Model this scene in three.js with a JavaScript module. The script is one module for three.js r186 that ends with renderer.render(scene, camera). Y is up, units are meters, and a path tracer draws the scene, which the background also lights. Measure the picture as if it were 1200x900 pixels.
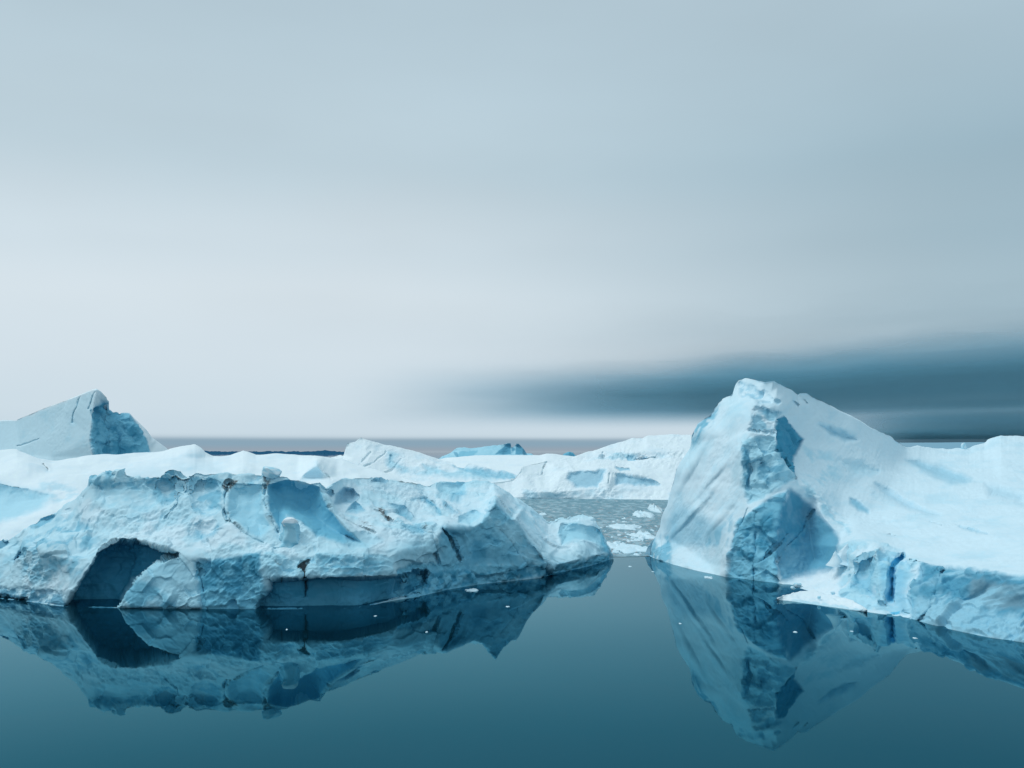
import * as THREE from 'three';

// ---------------------------------------------------------------- camera, sky, sun, exposure
const F = 1039, EYE = 20, HZ = 530;              // focal length in photo pixels, eye height in metres, photo row of the horizon
const scene = new THREE.Scene();
const camera = new THREE.PerspectiveCamera(2 * Math.atan(HZ / F) * 180 / Math.PI, 1200 / (2 * HZ), 0.5, 90000);
camera.position.set(0, EYE, 0);
camera.lookAt(0, EYE, -100);
camera.setViewOffset(1200, 2 * HZ, 0, 0, 1200, 900);   // lens shifted up: the horizon lies below the middle
const renderer = new THREE.WebGLRenderer({ antialias: true });
renderer.toneMapping = THREE.LinearToneMapping;
renderer.toneMappingExposure = 1.18;
renderer.shadowMap.enabled = true;

// ---------------------------------------------------------------- small maths
const clamp = (x, a = 0, b = 1) => (x < a ? a : x > b ? b : x);
const lerp = (a, b, t) => a + (b - a) * t;
const sst = (a, b, x) => { const t = clamp((x - a) / (b - a)); return t * t * (3 - 2 * t); };
function rng(seed) { let s = seed | 0; return () => { s = (s + 0x6d2b79f5) | 0; let t = Math.imul(s ^ (s >>> 15), 1 | s); t = (t + Math.imul(t ^ (t >>> 7), 61 | t)) ^ t; return ((t ^ (t >>> 14)) >>> 0) / 4294967296; }; }
const PERM = new Uint8Array(512); { const r = rng(77), p = [...Array(256).keys()]; for (let i = 255; i > 0; i--) { const j = Math.floor(r() * (i + 1)); [p[i], p[j]] = [p[j], p[i]]; } for (let i = 0; i < 512; i++) PERM[i] = p[i & 255]; }
const GX = new Float32Array(256), GY = new Float32Array(256), GZ = new Float32Array(256);
{ const r = rng(5); for (let i = 0; i < 256; i++) { const z = r() * 2 - 1, a = r() * 6.2832, q = Math.sqrt(1 - z * z); GX[i] = q * Math.cos(a); GY[i] = q * Math.sin(a); GZ[i] = z; } }
function noise(x, y, z) {
  const ix = Math.floor(x), iy = Math.floor(y), iz = Math.floor(z), fx = x - ix, fy = y - iy, fz = z - iz, X = ix & 255, Y = iy & 255, Z = iz & 255;
  const u = fx * fx * fx * (fx * (fx * 6 - 15) + 10), v = fy * fy * fy * (fy * (fy * 6 - 15) + 10), w = fz * fz * fz * (fz * (fz * 6 - 15) + 10);
  const A = PERM[X] + Y, B = PERM[X + 1] + Y, AA = PERM[A & 255] + Z, AB = PERM[(A + 1) & 255] + Z, BA = PERM[B & 255] + Z, BB = PERM[(B + 1) & 255] + Z;
  const g = (h, a, b, c) => { const k = PERM[h & 255]; return GX[k] * a + GY[k] * b + GZ[k] * c; };
  return 1.6 * lerp(lerp(lerp(g(AA, fx, fy, fz), g(BA, fx - 1, fy, fz), u), lerp(g(AB, fx, fy - 1, fz), g(BB, fx - 1, fy - 1, fz), u), v),
    lerp(lerp(g(AA + 1, fx, fy, fz - 1), g(BA + 1, fx - 1, fy, fz - 1), u), lerp(g(AB + 1, fx, fy - 1, fz - 1), g(BB + 1, fx - 1, fy - 1, fz - 1), u), v), w);
}
const fbm = (x, y, z, n) => { let s = 0, a = 0.5; for (let i = 0; i < n; i++) { s += a * noise(x, y, z); x = x * 2.03 + 11.3; y = y * 2.03 + 5.1; z = z * 2.03 + 7.7; a *= 0.5; } return s; };
const ridged = (x, y, z, n) => { let s = 0, a = 0.5; for (let i = 0; i < n; i++) { s += a * (1 - 2 * Math.abs(noise(x, y, z))); x = x * 2.1 + 3.3; y = y * 2.1 + 8.1; z = z * 2.1 + 1.7; a *= 0.5; } return s; };

// scalloped relief: a shallow bowl round each of many scattered points, with sharp rims between them, each bowl a little higher or lower
const HASH = new Float32Array(1024); { const r = rng(31); for (let i = 0; i < 1024; i++) HASH[i] = r(); }
function scallop(x, y, z) {
  const ix = Math.floor(x), iy = Math.floor(y), iz = Math.floor(z); let d1 = 9, d2 = 9, h1 = 0, h2 = 0;
  for (let a = -1; a < 2; a++) for (let b = -1; b < 2; b++) for (let c = -1; c < 2; c++) {
    const h = PERM[(PERM[(PERM[(ix + a) & 255] + iy + b) & 255] + iz + c) & 255], p = ix + a + HASH[h] - x, q = iy + b + HASH[h + 256] - y, w = iz + c + HASH[h + 512] - z, d = p * p + q * q + w * w;
    if (d < d1) { d2 = d1; h2 = h1; d1 = d; h1 = HASH[h + 700] + 0.5 * (p * (HASH[h + 40] - 0.5) + q * (HASH[h + 90] - 0.5)) * 2; } else if (d < d2) { d2 = d; h2 = HASH[h + 700]; }
  }
  return d1 * 0.9 + 0.55 * lerp(h1, h2, 0.5 - 0.5 * sst(0, 0.09, d2 - d1)) - 0.6;
}
// broken relief: a tilted plane in each cell, with steps between the cells
function facet(x, y, z) {
  const ix = Math.floor(x), iy = Math.floor(y), iz = Math.floor(z); let d1 = 9, d2 = 9, h1 = 0, h2 = 0;
  for (let a = -1; a < 2; a++) for (let b = -1; b < 2; b++) for (let c = -1; c < 2; c++) {
    const h = PERM[(PERM[(PERM[(ix + a) & 255] + iy + b) & 255] + iz + c) & 255], p = ix + a + HASH[h] - x, q = iy + b + HASH[h + 256] - y, w = iz + c + HASH[h + 512] - z, d = p * p + q * q + w * w;
    if (d < d2) { const v = 0.7 * HASH[h + 700] + 1.5 * (p * (HASH[h + 40] - 0.5) + q * (HASH[h + 90] - 0.5) + w * (HASH[h + 140] - 0.5)); if (d < d1) { d2 = d1; h2 = h1; d1 = d; h1 = v; } else { d2 = d; h2 = v; } }
  }
  return lerp(h1, h2, 0.5 - 0.5 * sst(0, 0.06, d2 - d1)) - 0.35;
}
// ---------------------------------------------------------------- sky: an overcast sheet with a dark bank low on one side
{
  const W = 2048, H = 1024, data = new Float32Array(W * H * 4), lin = (c) => Math.pow(c / 255, 2.2) / 1.18;   // sky values as seen at this exposure
  const base = [[0, 190, 207, 217], [1.5, 200, 217, 228], [3, 204, 220, 230], [6, 209, 223, 232], [9.5, 212, 225, 233], [13, 203, 218, 227], [18, 188, 208, 219], [27, 179, 200, 212], [45, 173, 195, 208], [90, 169, 191, 204]].map((q) => [q[0], lin(q[1]), lin(q[2]), lin(q[3])]);
  for (let r = 0; r < H; r++) {
    const e = Math.max(((r + 0.5) / H - 0.5) * 180, 0);
    for (let c = 0; c < W; c++) {
      const o = (r * W + c) * 4; data[o + 3] = 1;
      if (r < H / 2 - 2) { data[o] = 0.35; data[o + 1] = 0.45; data[o + 2] = 0.5; continue; }
      const ang = ((c + 0.5) / W - 0.5) * 2 * Math.PI, dx = Math.cos(ang), dz = Math.sin(ang), az = Math.atan2(dx, -dz) * 180 / Math.PI;   // degrees to the right of the view
      const n1 = fbm(dx * 2.2 + 4, dz * 2.2, e * 0.12 + 3, 4), n2 = e < 3 ? fbm(dx * 3 + 9, dz * 3 + 2, e * 0.55, 3) : 0;   // soft streaks along the horizon
      let k = 0; const ee = clamp(e + n1 * 1.6 * sst(1.5, 6, e), 0, 89.9); while (base[k + 1][0] < ee) k++;
      const t = sst(base[k][0], base[k + 1][0], ee), m = 1 + 0.10 * n1 * sst(3, 12, e);
      const thick = sst(-12, 34, az) * (1 - sst(70, 150, az)) * sst(4, 8, e) * (1 - sst(12, 32, e)) * 0.40;   // the sheet is thicker over the dark bank
      const dk = sst(-14, 14, az + n1 * 10) * (1 - sst(75, 140, az)) * sst(1.4, 2.8, e) * (1 - sst(3.8 + 0.8 * sst(8, 30, az), 6.4 + 1.5 * sst(8, 30, az), e + n1)) * 0.97, dk2 = Math.max(dk, sst(14, 26, az) * (1 - sst(75, 140, az)) * (1 - sst(2, 3, e)) * 0.9);
      const fb = (1 - dk2) * (1 - sst(0.72, 1.05, e + n2 * 0.14)) * 0.93, w = sst(0.1, 0.5, e);   // grey fog bank on the horizon
      for (let q = 0; q < 3; q++) { const v = lerp(lerp(base[k][q + 1], base[k + 1][q + 1], t) * m * (1 - thick * [1.1, 0.82, 0.7][q]), [0.12, 0.31, 0.44][q], dk2); data[o + q] = lerp(v, lin(lerp([139, 150, 163][q], [112, 142, 162][q], w)), fb); }
    }
  }
  const t = new THREE.DataTexture(data, W, H, THREE.RGBAFormat, THREE.FloatType);
  t.mapping = THREE.EquirectangularReflectionMapping; t.magFilter = THREE.LinearFilter; t.needsUpdate = true;
  scene.background = t; scene.environment = t;
}
const sun = new THREE.DirectionalLight(0xfffcf8, 1.25);
sun.position.set(-190, 300, -170); sun.target.position.set(0, 0, -150); sun.castShadow = true; sun.shadow.radius = 60;
Object.assign(sun.shadow.camera, { left: -300, right: 300, top: 300, bottom: -300, near: 1, far: 1500 });
scene.add(sun, sun.target);

// ---------------------------------------------------------------- helpers: things and tags
const taken = {};
const numbered = (n) => { const k = taken[n] = (taken[n] ?? -1) + 1; return k ? n + '_' + String(k).padStart(3, '0') : n; };
function tag(o, label, category, group, kind) { o.userData.label = label; if (category) o.userData.category = category; if (group) o.userData.group = group; if (kind) o.userData.kind = kind; return o; }
function mesh(name, geo, mat, parent = scene) { const m = new THREE.Mesh(geo, mat); m.name = parent === scene ? numbered(name) : name; m.castShadow = m.receiveShadow = true; parent.add(m); return m; }
const put = (px, py, D) => [(px - 600) / F * D, EYE - (py - HZ) / F * D, -D];   // a photo pixel at a distance
const waterD = (py) => F * EYE / (py - HZ);                                     // distance of a pixel on the sea

const COL = { snow: [0.76, 0.885, 0.94], drift: [0.64, 0.83, 0.91], frost: [0.51, 0.775, 0.875], pale: [0.37, 0.69, 0.82], ice: [0.14, 0.48, 0.65], blue: [0.032, 0.28, 0.44], dirt: [0.050, 0.056, 0.060], azure: [0.09, 0.52, 0.78], grit: [0.20, 0.27, 0.30] };
const iceMat = new THREE.MeshStandardMaterial({ vertexColors: true, roughness: 0.72 });

// ---------------------------------------------------------------- polylines and polygons
function polyAt(line, x, k = 1) { let i = 0; while (i < line.length - 2 && line[i + 1][0] < x) i++; const a = line[i], b = line[i + 1]; return lerp(a[k], b[k], clamp((x - a[0]) / Math.max(1e-6, b[0] - a[0]))); }
function segDist(x, y, a, b) { const vx = b[0] - a[0], vy = b[1] - a[1], t = clamp(((x - a[0]) * vx + (y - a[1]) * vy) / (vx * vx + vy * vy + 1e-9)); return Math.hypot(x - a[0] - vx * t, y - a[1] - vy * t); }
function lineDist(x, y, p) { let d = 1e9; for (let i = 0; i + 1 < p.length; i++) d = Math.min(d, segDist(x, y, p[i], p[i + 1])); return d; }
function insideDist(x, y, p) { // positive inside
  let d = 1e9, inn = false;
  for (let i = 0, j = p.length - 1; i < p.length; j = i++) { const a = p[j], b = p[i]; d = Math.min(d, segDist(x, y, a, b)); if ((a[1] > y) !== (b[1] > y) && x < (b[0] - a[0]) * (y - a[1]) / (b[1] - a[1]) + a[0]) inn = !inn; }
  return inn ? d : -d;
}
// Delaunay triangles of [x, y, v] points
function delaunay(pts) {
  const n = pts.length, P = pts.concat([[-9000, -6000, 0], [9000, -6000, 0], [0, 12000, 0]]);
  const mk = (a, b, c) => { const [ax, ay] = P[a], [bx, by] = P[b], [cx, cy] = P[c], d = 2 * (ax * (by - cy) + bx * (cy - ay) + cx * (ay - by)) || 1e-9, A = ax * ax + ay * ay, B = bx * bx + by * by, Cc = cx * cx + cy * cy; const ux = (A * (by - cy) + B * (cy - ay) + Cc * (ay - by)) / d, uy = (A * (cx - bx) + B * (ax - cx) + Cc * (bx - ax)) / d; return [a, b, c, ux, uy, (ax - ux) ** 2 + (ay - uy) ** 2]; };
  let T = [mk(n, n + 1, n + 2)];
  for (let i = 0; i < n; i++) {
    const [x, y] = P[i], edges = new Map(), keep = [];
    for (const t of T) if ((x - t[3]) ** 2 + (y - t[4]) ** 2 < t[5]) for (const [a, b] of [[t[0], t[1]], [t[1], t[2]], [t[2], t[0]]]) { const k = a < b ? a * 100000 + b : b * 100000 + a; edges.has(k) ? edges.set(k, null) : edges.set(k, [a, b]); } else keep.push(t);
    for (const e of edges.values()) if (e) keep.push(mk(e[0], e[1], i));
    T = keep;
  }
  return T.filter((t) => t[0] < n && t[1] < n && t[2] < n);
}
const seed = rng(99);
function sampleLine(line, gap) { const out = []; for (let i = 0; i + 1 < line.length; i++) { const a = line[i], b = line[i + 1], n = Math.max(1, Math.ceil(Math.hypot(b[0] - a[0], b[1] - a[1]) / gap)); for (let k = 0; k < n; k++) out.push([lerp(a[0], b[0], k / n), lerp(a[1], b[1], k / n), lerp(a[2], b[2], k / n)]); } out.push(line[line.length - 1].slice()); return out; }

// ---------------------------------------------------------------- an iceberg's skin: a grid of columns from its waterline over its crest and down the far side
// o.water [[px, py]] (or o.baseD), o.crest [[px, py, distance]], o.lines / o.points: measured points, o.regions: what lies where (rough, smooth, recess, colour), o.grooves: cracks
function bergGeometry(o) {
  const step = o.step ?? 0.8, x0 = o.crest[0][0], x1 = o.crest[o.crest.length - 1][0], NU = Math.ceil((x1 - x0) / step) + 1;
  const wy = (x) => o.water ? polyAt(o.water, x) : HZ + F * EYE / o.baseD;
  let tall = 0; for (let x = x0; x <= x1; x += 4) tall = Math.max(tall, wy(x) - polyAt(o.crest, x));
  const NV = Math.ceil(tall / (o.vstep ?? step)) + 1, N = NU * NV;
  const PX = new Float32Array(N), PY = new Float32Array(N), D = new Float32Array(N).fill(-1), SM = new Float32Array(N);
  for (let i = 0; i < NU; i++) {
    const x = lerp(x0, x1, i / (NU - 1)), a = wy(x), b = Math.min(polyAt(o.crest, x), a - 0.3); let as = 0, bs = 0, ws = 0; for (let q = -24; q <= 24; q += 2) { const xx = clamp(x + q, x0, x1), w = 1 - Math.abs(q) / 26, aa = wy(xx); as += w * aa; bs += w * Math.min(polyAt(o.crest, xx), aa - 0.3); ws += w; } as /= ws; bs /= ws;
    const steep = sst(2, 9, Math.abs(bs - b)); bs = lerp(bs, b, steep); const jg = (o.jag ?? 0.6) * fbm(x * 0.11, 3.3, (o.seed ?? 1) * 7.7, 4);
    for (let j = 0; j < NV; j++) { PX[i * NV + j] = x; const t = j / (NV - 1); PY[i * NV + j] = t === 0 ? a : Math.min(lerp(as, bs, t) + (b + jg - bs) * Math.pow(t, 9) + (a - as) * Math.pow(1 - t, 9), a - 0.3 * t); }
  }
  // distance from the measured points
  let pts = [];
  for (let x = x0; x <= x1 + 0.01; x += 10) { const y = wy(x); pts.push([x, y + 0.5, waterD(y)]); }
  pts.push([x1, wy(x1) + 0.5, waterD(wy(x1))]);
  pts.push(...sampleLine(o.crest.map((p) => [p[0], p[1] - 1, p[2]]), 9));
  for (const l of o.lines ?? []) pts.push(...sampleLine(l, 9));
  pts.push(...(o.points ?? []));
  pts = pts.map((p) => [p[0] + (seed() - 0.5) * 0.02, p[1] + (seed() - 0.5) * 0.02, p[2]]);
  const big = [[x0 - 40, Math.max(...pts.map((p) => p[1])) + 30], [x1 + 40, Math.max(...pts.map((p) => p[1])) + 30], [x0 - 40, Math.min(...pts.map((p) => p[1])) - 30], [x1 + 40, Math.min(...pts.map((p) => p[1])) - 30]];
  for (const [x, y] of big) { let best = 1e9, v = 0; for (const p of pts) { const d = (p[0] - x) ** 2 + (p[1] - y) ** 2; if (d < best) { best = d; v = p[2]; } } pts.push([x, y, v]); }
  for (const [ia, ib, ic] of delaunay(pts)) {
    const a = pts[ia], b = pts[ib], c = pts[ic], det = (b[1] - c[1]) * (a[0] - c[0]) + (c[0] - b[0]) * (a[1] - c[1]); if (Math.abs(det) < 1e-9) continue;
    const i0 = Math.max(0, Math.floor((Math.min(a[0], b[0], c[0]) - x0) / (x1 - x0) * (NU - 1))), i1 = Math.min(NU - 1, Math.ceil((Math.max(a[0], b[0], c[0]) - x0) / (x1 - x0) * (NU - 1)));
    const ylo = Math.min(a[1], b[1], c[1]), yhi = Math.max(a[1], b[1], c[1]);
    for (let i = i0; i <= i1; i++) for (let j = 0; j < NV; j++) {
      const k = i * NV + j, x = PX[k], y = PY[k]; if (y < ylo - 0.01 || y > yhi + 0.01) continue;
      const u = ((b[1] - c[1]) * (x - c[0]) + (c[0] - b[0]) * (y - c[1])) / det, v = ((c[1] - a[1]) * (x - c[0]) + (a[0] - c[0]) * (y - c[1])) / det;
      if (u >= -1e-4 && v >= -1e-4 && u + v <= 1.0001) D[k] = u * a[2] + v * b[2] + (1 - u - v) * c[2];
    }
  }
  for (let k = 0; k < N; k++) if (D[k] < 0) D[k] = k % NV ? D[k - 1] : waterD(PY[k]);
  // masks of the regions
  const regs = (o.regions ?? []).map((g) => { const xs = g.p.map((p) => p[0]), ys = g.p.map((p) => p[1]), s = (g.s ?? 3) + (g.w ?? 2) + 1; return { ...g, b: [Math.min(...xs) - s, Math.max(...xs) + s, Math.min(...ys) - s, Math.max(...ys) + s] }; });
  const maskOf = (g, x, y) => {
    if (x < g.b[0] || x > g.b[1] || y < g.b[2] || y > g.b[3]) return 0;
    const w = g.w ?? 2, s = g.s ?? 3, d = (g.line ? (g.r ?? 2) - lineDist(x, y, g.p) : insideDist(x, y, g.p)) + (w ? w * fbm(x * 0.13, y * 0.13, 9.1, 4) * 1.6 : 0);
    return sst(-s, s, d);
  };
  // smoothing, then recesses
  const soft = o.soft ?? 6;
  for (let k = 0; k < N; k++) { SM[k] = 1; for (const g of regs) if (g.smooth !== undefined) SM[k] = lerp(SM[k], g.smooth, maskOf(g, PX[k], PY[k])); }
  for (let it = 0; it < (o.iters ?? 40); it++) {
    for (let i = 1; i < NU - 1; i++) for (let j = 1; j < NV - 1; j++) { const k = i * NV + j; const m = SM[k]; if (m * soft <= it) continue; D[k] += 0.5 * ((D[k - 1] + D[k + 1] + D[k - NV] + D[k + NV]) * 0.25 - D[k]); }
  }
  for (let k = 0; k < N; k++) {
    const edge = sst(0, 2.5, k % NV) ; let d = 0; const x = PX[k], y = PY[k];
    for (const g of regs) { if (g.rec) d += g.rec * maskOf(g, x, y); if (g.bowl && x > g.b[0] && x < g.b[1] && y > g.b[2] && y < g.b[3]) { const e = insideDist(x, y, g.p) + (g.bn ?? 1) * 1.6 * fbm(x * 0.11, y * 0.11, 3.7, 3); if (e > 0) d += g.bowl * (1 - (1 - clamp(e / g.bw)) ** 2); } }
    for (const g of o.bumps ?? []) { const a = (g[5] ?? 0) * Math.PI / 180, ux = x - g[0], uy = y - g[1], p = (ux * Math.cos(a) + uy * Math.sin(a)) / g[2], q = (-ux * Math.sin(a) + uy * Math.cos(a)) / g[3], r = p * p + q * q; if (r < 1) d -= g[4] * (1 - r) * (1 - r); }
    D[k] += d * edge;
  }
  for (const g of o.grooves ?? []) { // cracks: [points, half width, depth]
    const xs = g.p.map((p) => p[0]), ys = g.p.map((p) => p[1]), b = [Math.min(...xs) - 8, Math.max(...xs) + 8, Math.min(...ys) - 8, Math.max(...ys) + 8], w = g.w ?? 1.1;
    for (let k = 0; k < N; k++) { const x = PX[k], y = PY[k]; if (x < b[0] || x > b[1] || y < b[2] || y > b[3]) continue; const d = lineDist(x + 1.4 * fbm(x * 0.15, y * 0.15, 2, 3), y + 1.4 * fbm(x * 0.15, y * 0.15, 8, 3), g.p); if (d < 4 * w) { const v = fbm(x * 0.09, y * 0.09, 5.5, 3), ww = w * (0.75 + 1.3 * Math.max(-0.3, v)); D[k] += g.d * sst(-0.32, 0.18, v + 0.12) * Math.exp(-((d / ww) ** 2)); } }
  }
  // grid with the part under water and the far side
  const NB = o.backRows ?? 26, back = o.back ?? 30, ROW = NV + 1 + NB, V = NU * ROW, pos = new Float32Array(V * 3), col = new Float32Array(V * 3).fill(0.8), nor = new Float32Array(V * 3);
  for (let i = 0; i < NU; i++) {
    const at = (r, p) => { pos[(i * ROW + r) * 3] = p[0]; pos[(i * ROW + r) * 3 + 1] = p[1]; pos[(i * ROW + r) * 3 + 2] = p[2]; };
    for (let j = 0; j < NV; j++) { const k = i * NV + j; at(j + 1, put(PX[k], PY[k], D[k])); }
    const w = put(PX[i * NV], PY[i * NV], D[i * NV]); at(0, [w[0], -2.5, w[2] - 0.3]);
    const k = i * NV + NV - 1, c = put(PX[k], PY[k], D[k]), bk = Math.min(back, 3 + Math.max(0.2, c[1]) * 2.2);
    for (let b = 1; b <= NB; b++) { const s = b / NB, d = D[k] + bk * Math.pow(s, 1.25); at(NV + b, [(PX[k] - 600) / F * d, lerp(c[1], -2.5, Math.pow(s, 1.35)), -d]); }
  }
  const idx = new Uint32Array((NU - 1) * (ROW - 1) * 6); let q = 0;
  for (let i = 0; i + 1 < NU; i++) for (let j = 0; j + 1 < ROW; j++) { const a = i * ROW + j, b = a + ROW; idx[q++] = a; idx[q++] = b; idx[q++] = b + 1; idx[q++] = a; idx[q++] = b + 1; idx[q++] = a + 1; }
  const geo = new THREE.BufferGeometry(); geo.setAttribute('position', new THREE.BufferAttribute(pos, 3)); geo.setIndex(new THREE.BufferAttribute(idx, 1)); geo.computeVertexNormals();
  const n0 = geo.attributes.normal.array, sc = o.scale ?? 1, amp = o.amp ?? {};
  for (let i = 0; i < NU; i++) for (let r = 0; r < ROW; r++) {
    const v = i * ROW + r, j = clamp(r - 1, 0, NV - 1), k = i * NV + j, X = pos[v * 3] / sc, Y = pos[v * 3 + 1] / sc, Z = pos[v * 3 + 2] / sc, x = PX[k], y = PY[k], behind = r > NV;
    let crag = amp.crag ?? 0.1, fine = amp.fine ?? 0.05, roll = amp.roll ?? 0.25, strat = amp.strat ?? 0, flake = amp.flake ?? 0, c = [...COL[o.base ?? 'snow']];
    if (!behind) for (const g of regs) {
      let m = maskOf(g, x, y); if (m <= 0) continue;
      if (g.crag !== undefined) crag = lerp(crag, g.crag, m);
      if (g.fine !== undefined) fine = lerp(fine, g.fine, m);
      if (g.roll !== undefined) roll = lerp(roll, g.roll, m);
      if (g.strat !== undefined) strat = lerp(strat, g.strat, m);
      if (g.flake !== undefined) flake = lerp(flake, g.flake, m);
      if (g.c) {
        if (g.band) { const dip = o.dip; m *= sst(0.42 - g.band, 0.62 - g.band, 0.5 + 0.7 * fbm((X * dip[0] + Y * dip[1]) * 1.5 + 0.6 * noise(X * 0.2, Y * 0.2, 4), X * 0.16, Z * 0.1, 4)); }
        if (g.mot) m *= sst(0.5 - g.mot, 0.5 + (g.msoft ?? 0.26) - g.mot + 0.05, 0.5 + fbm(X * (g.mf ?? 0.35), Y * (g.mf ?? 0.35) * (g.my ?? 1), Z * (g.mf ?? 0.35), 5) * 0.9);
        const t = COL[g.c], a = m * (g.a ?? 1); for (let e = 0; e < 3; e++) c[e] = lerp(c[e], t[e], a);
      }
    }
    // packed snow, glazed ice and grit in patches
    const p1 = fbm(X * 0.16 + 5, Y * 0.3, Z * 0.16, 5), p2 = fbm(X * 1.1, Y * 1.7 + 4, Z * 1.1, 4), pt = sst(-0.15, 0.42, p1 + 0.35 * p2 + (o.glaze ?? -0.05));
    for (let e = 0; e < 3; e++) { c[e] = lerp(c[e], c[e] * [0.80, 0.91, 0.945][e], pt * 0.8); c[e] *= 1 + 0.06 * p2; }
    const wl = sst(0, 6, r), pr = lerp(0.25, 1.35, sst(-0.22, 0.25, fbm(X * 0.11 + 31, Y * 0.13, Z * 0.11, 3))); crag *= lerp(0.6, 1.2, pr / 1.35); fine *= pr;
    let h = roll * fbm(X * 0.09, Y * 0.09, Z * 0.09, 3) * 2.2 + fine * fbm(X * 1.3, Y * 1.3, Z * 1.3, 4) * 2;
    if (crag > 0.03) { const wx = 0.5 * noise(X * 0.3, Y * 0.3, Z * 0.3), wz = 0.5 * noise(X * 0.3 + 40, Y * 0.3, Z * 0.3); h += crag * (0.9 * fbm(X * 0.2 + 7, Y * 0.22, Z * 0.2, 3) * 2 + 0.62 * scallop(X * 0.3 + wx, Y * 0.36 + wz, Z * 0.3 - wx) + 0.15 * scallop(X * 0.8 + wz, Y * 0.8 + wx, Z * 0.8) + 0.14 * fbm(X * 1.3, Y * 1.3, Z * 1.3, 4)); }
    if (flake > 0.01) { const wx = 0.35 * noise(X * 0.25, Y * 0.25, Z * 0.25); h += flake * (1.5 * facet(X * 0.17 + 3 + wx, Y * 0.19, Z * 0.17 - wx) + 0.6 * facet(X * 0.45 + wx, Y * 0.5 + 9, Z * 0.45)); }   // broken faces
    if (strat > 0.01) { const dip = o.dip ?? [0.2, 1], u = (X * dip[0] + Y * dip[1]) * (o.sf ?? 1.1) + 0.9 * fbm(X * 0.25, Y * 0.25, Z * 0.25, 3); h += strat * (0.7 * (1 - 2 * Math.abs(noise(u, 0.12 * X, 0.12 * Z))) + 0.3 * noise(u * 2.6, 0.3 * X, 0.3 * Z)); }
    h *= sc * (behind ? 1 : lerp(0.25, 1, wl));
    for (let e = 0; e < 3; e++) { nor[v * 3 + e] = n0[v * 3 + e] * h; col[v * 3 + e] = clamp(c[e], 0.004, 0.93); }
  }
  for (let v = 0; v < V * 3; v++) pos[v] += nor[v];
  geo.setAttribute('color', new THREE.BufferAttribute(col, 3)); geo.computeVertexNormals();
  return geo;
}
// a block of broken ice: a box cut by random planes and roughened, centred on a point
function blockGeometry(w, h, d, sd, c = 'ice', cut = 0.35, n = 14, top = 'snow') {
  const r = rng(sd), g = new THREE.SphereGeometry(1, n * 2, n), p = g.attributes.position, col = new Float32Array(p.count * 3), planes = [];
  for (let i = 0; i < 9; i++) { const z = r() * 2 - 1, a = r() * 6.283, q = Math.sqrt(1 - z * z); planes.push([q * Math.cos(a), z * 0.8, q * Math.sin(a), 0.55 + r() * 0.35 * (1 - cut) + 0.1]); }
  for (let i = 0; i < p.count; i++) {
    let x = p.getX(i), y = p.getY(i), z = p.getZ(i), l = Math.max(Math.abs(x), Math.abs(y), Math.abs(z)) ** 0.6; x /= l; y /= l; z /= l;
    for (const q of planes) { const e = x * q[0] + y * q[1] + z * q[2] - q[3]; if (e > 0) { x -= e * q[0]; y -= e * q[1]; z -= e * q[2]; } }
    const f = 1 + 0.2 * fbm(x * 1.6 + sd, y * 1.6, z * 1.6, 4);
    p.setXYZ(i, x * f * w / 2, y * f * h / 2, z * f * d / 2);
    const m = sst(-0.05, 0.2, fbm(x * 1.3 + sd * 3, y * 2, z * 1.3, 4) + 0.05), A = COL[c], B = COL[top]; for (let e = 0; e < 3; e++) col[i * 3 + e] = lerp(A[e], B[e], m * 0.7);
  }
  g.setAttribute('color', new THREE.BufferAttribute(col, 3)); g.computeVertexNormals(); return g;
}
function block(parent, name, px, py, D, w, h, d, sd, c, turn = [0, 0, 0], cut, n, top) { const m = mesh(name, blockGeometry(w, h, d, sd, c, cut, n, top), iceMat, parent), q = put(px, py, D); m.position.set(...q); m.rotation.set(...turn); return m; }

function pillarGeometry(prof, sd, c, amp = 0.55) { // a weathered column of ice: a turned outline, bent and dented
  const n = 34, m = 30, P = [], I = [], C = [], y0 = prof[0][0], y1 = prof[prof.length - 1][0];
  for (let j = 0; j <= m; j++) { const y = lerp(y0, y1, j / m), r = polyAt(prof, y); for (let i = 0; i <= n; i++) { const a = (i % n) / n * 6.2832, x = Math.cos(a), z = Math.sin(a), q = r * (1 + amp * fbm(x * 0.8 + sd, y * 0.5, z * 0.8, 3) + 0.1 * fbm(x * 3, y * 2.5 + sd, z * 3, 3)); const fq = q * (1 + 0.5 * facet(x * 0.9 + sd, y * 0.7, z * 0.9)); P.push(x * fq + 0.2 * Math.sin(y * 0.8), y, z * fq); const t = sst(0, 0.3, fbm(x + sd, y * 0.8, z, 4)) * 0.7; for (let e = 0; e < 3; e++) C.push(lerp(COL[c][e], COL[c === 'snow' ? 'frost' : c === 'frost' ? 'pale' : 'ice'][e], t)); } }
  for (let j = 0; j < m; j++) for (let i = 0; i < n; i++) { const a = j * (n + 1) + i, b = a + n + 1; I.push(a, b, b + 1, a, b + 1, a + 1); }
  const g = new THREE.BufferGeometry(); g.setAttribute('position', new THREE.Float32BufferAttribute(P, 3)); g.setAttribute('color', new THREE.Float32BufferAttribute(C, 3)); g.setIndex(I); g.computeVertexNormals(); return g;
}

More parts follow.
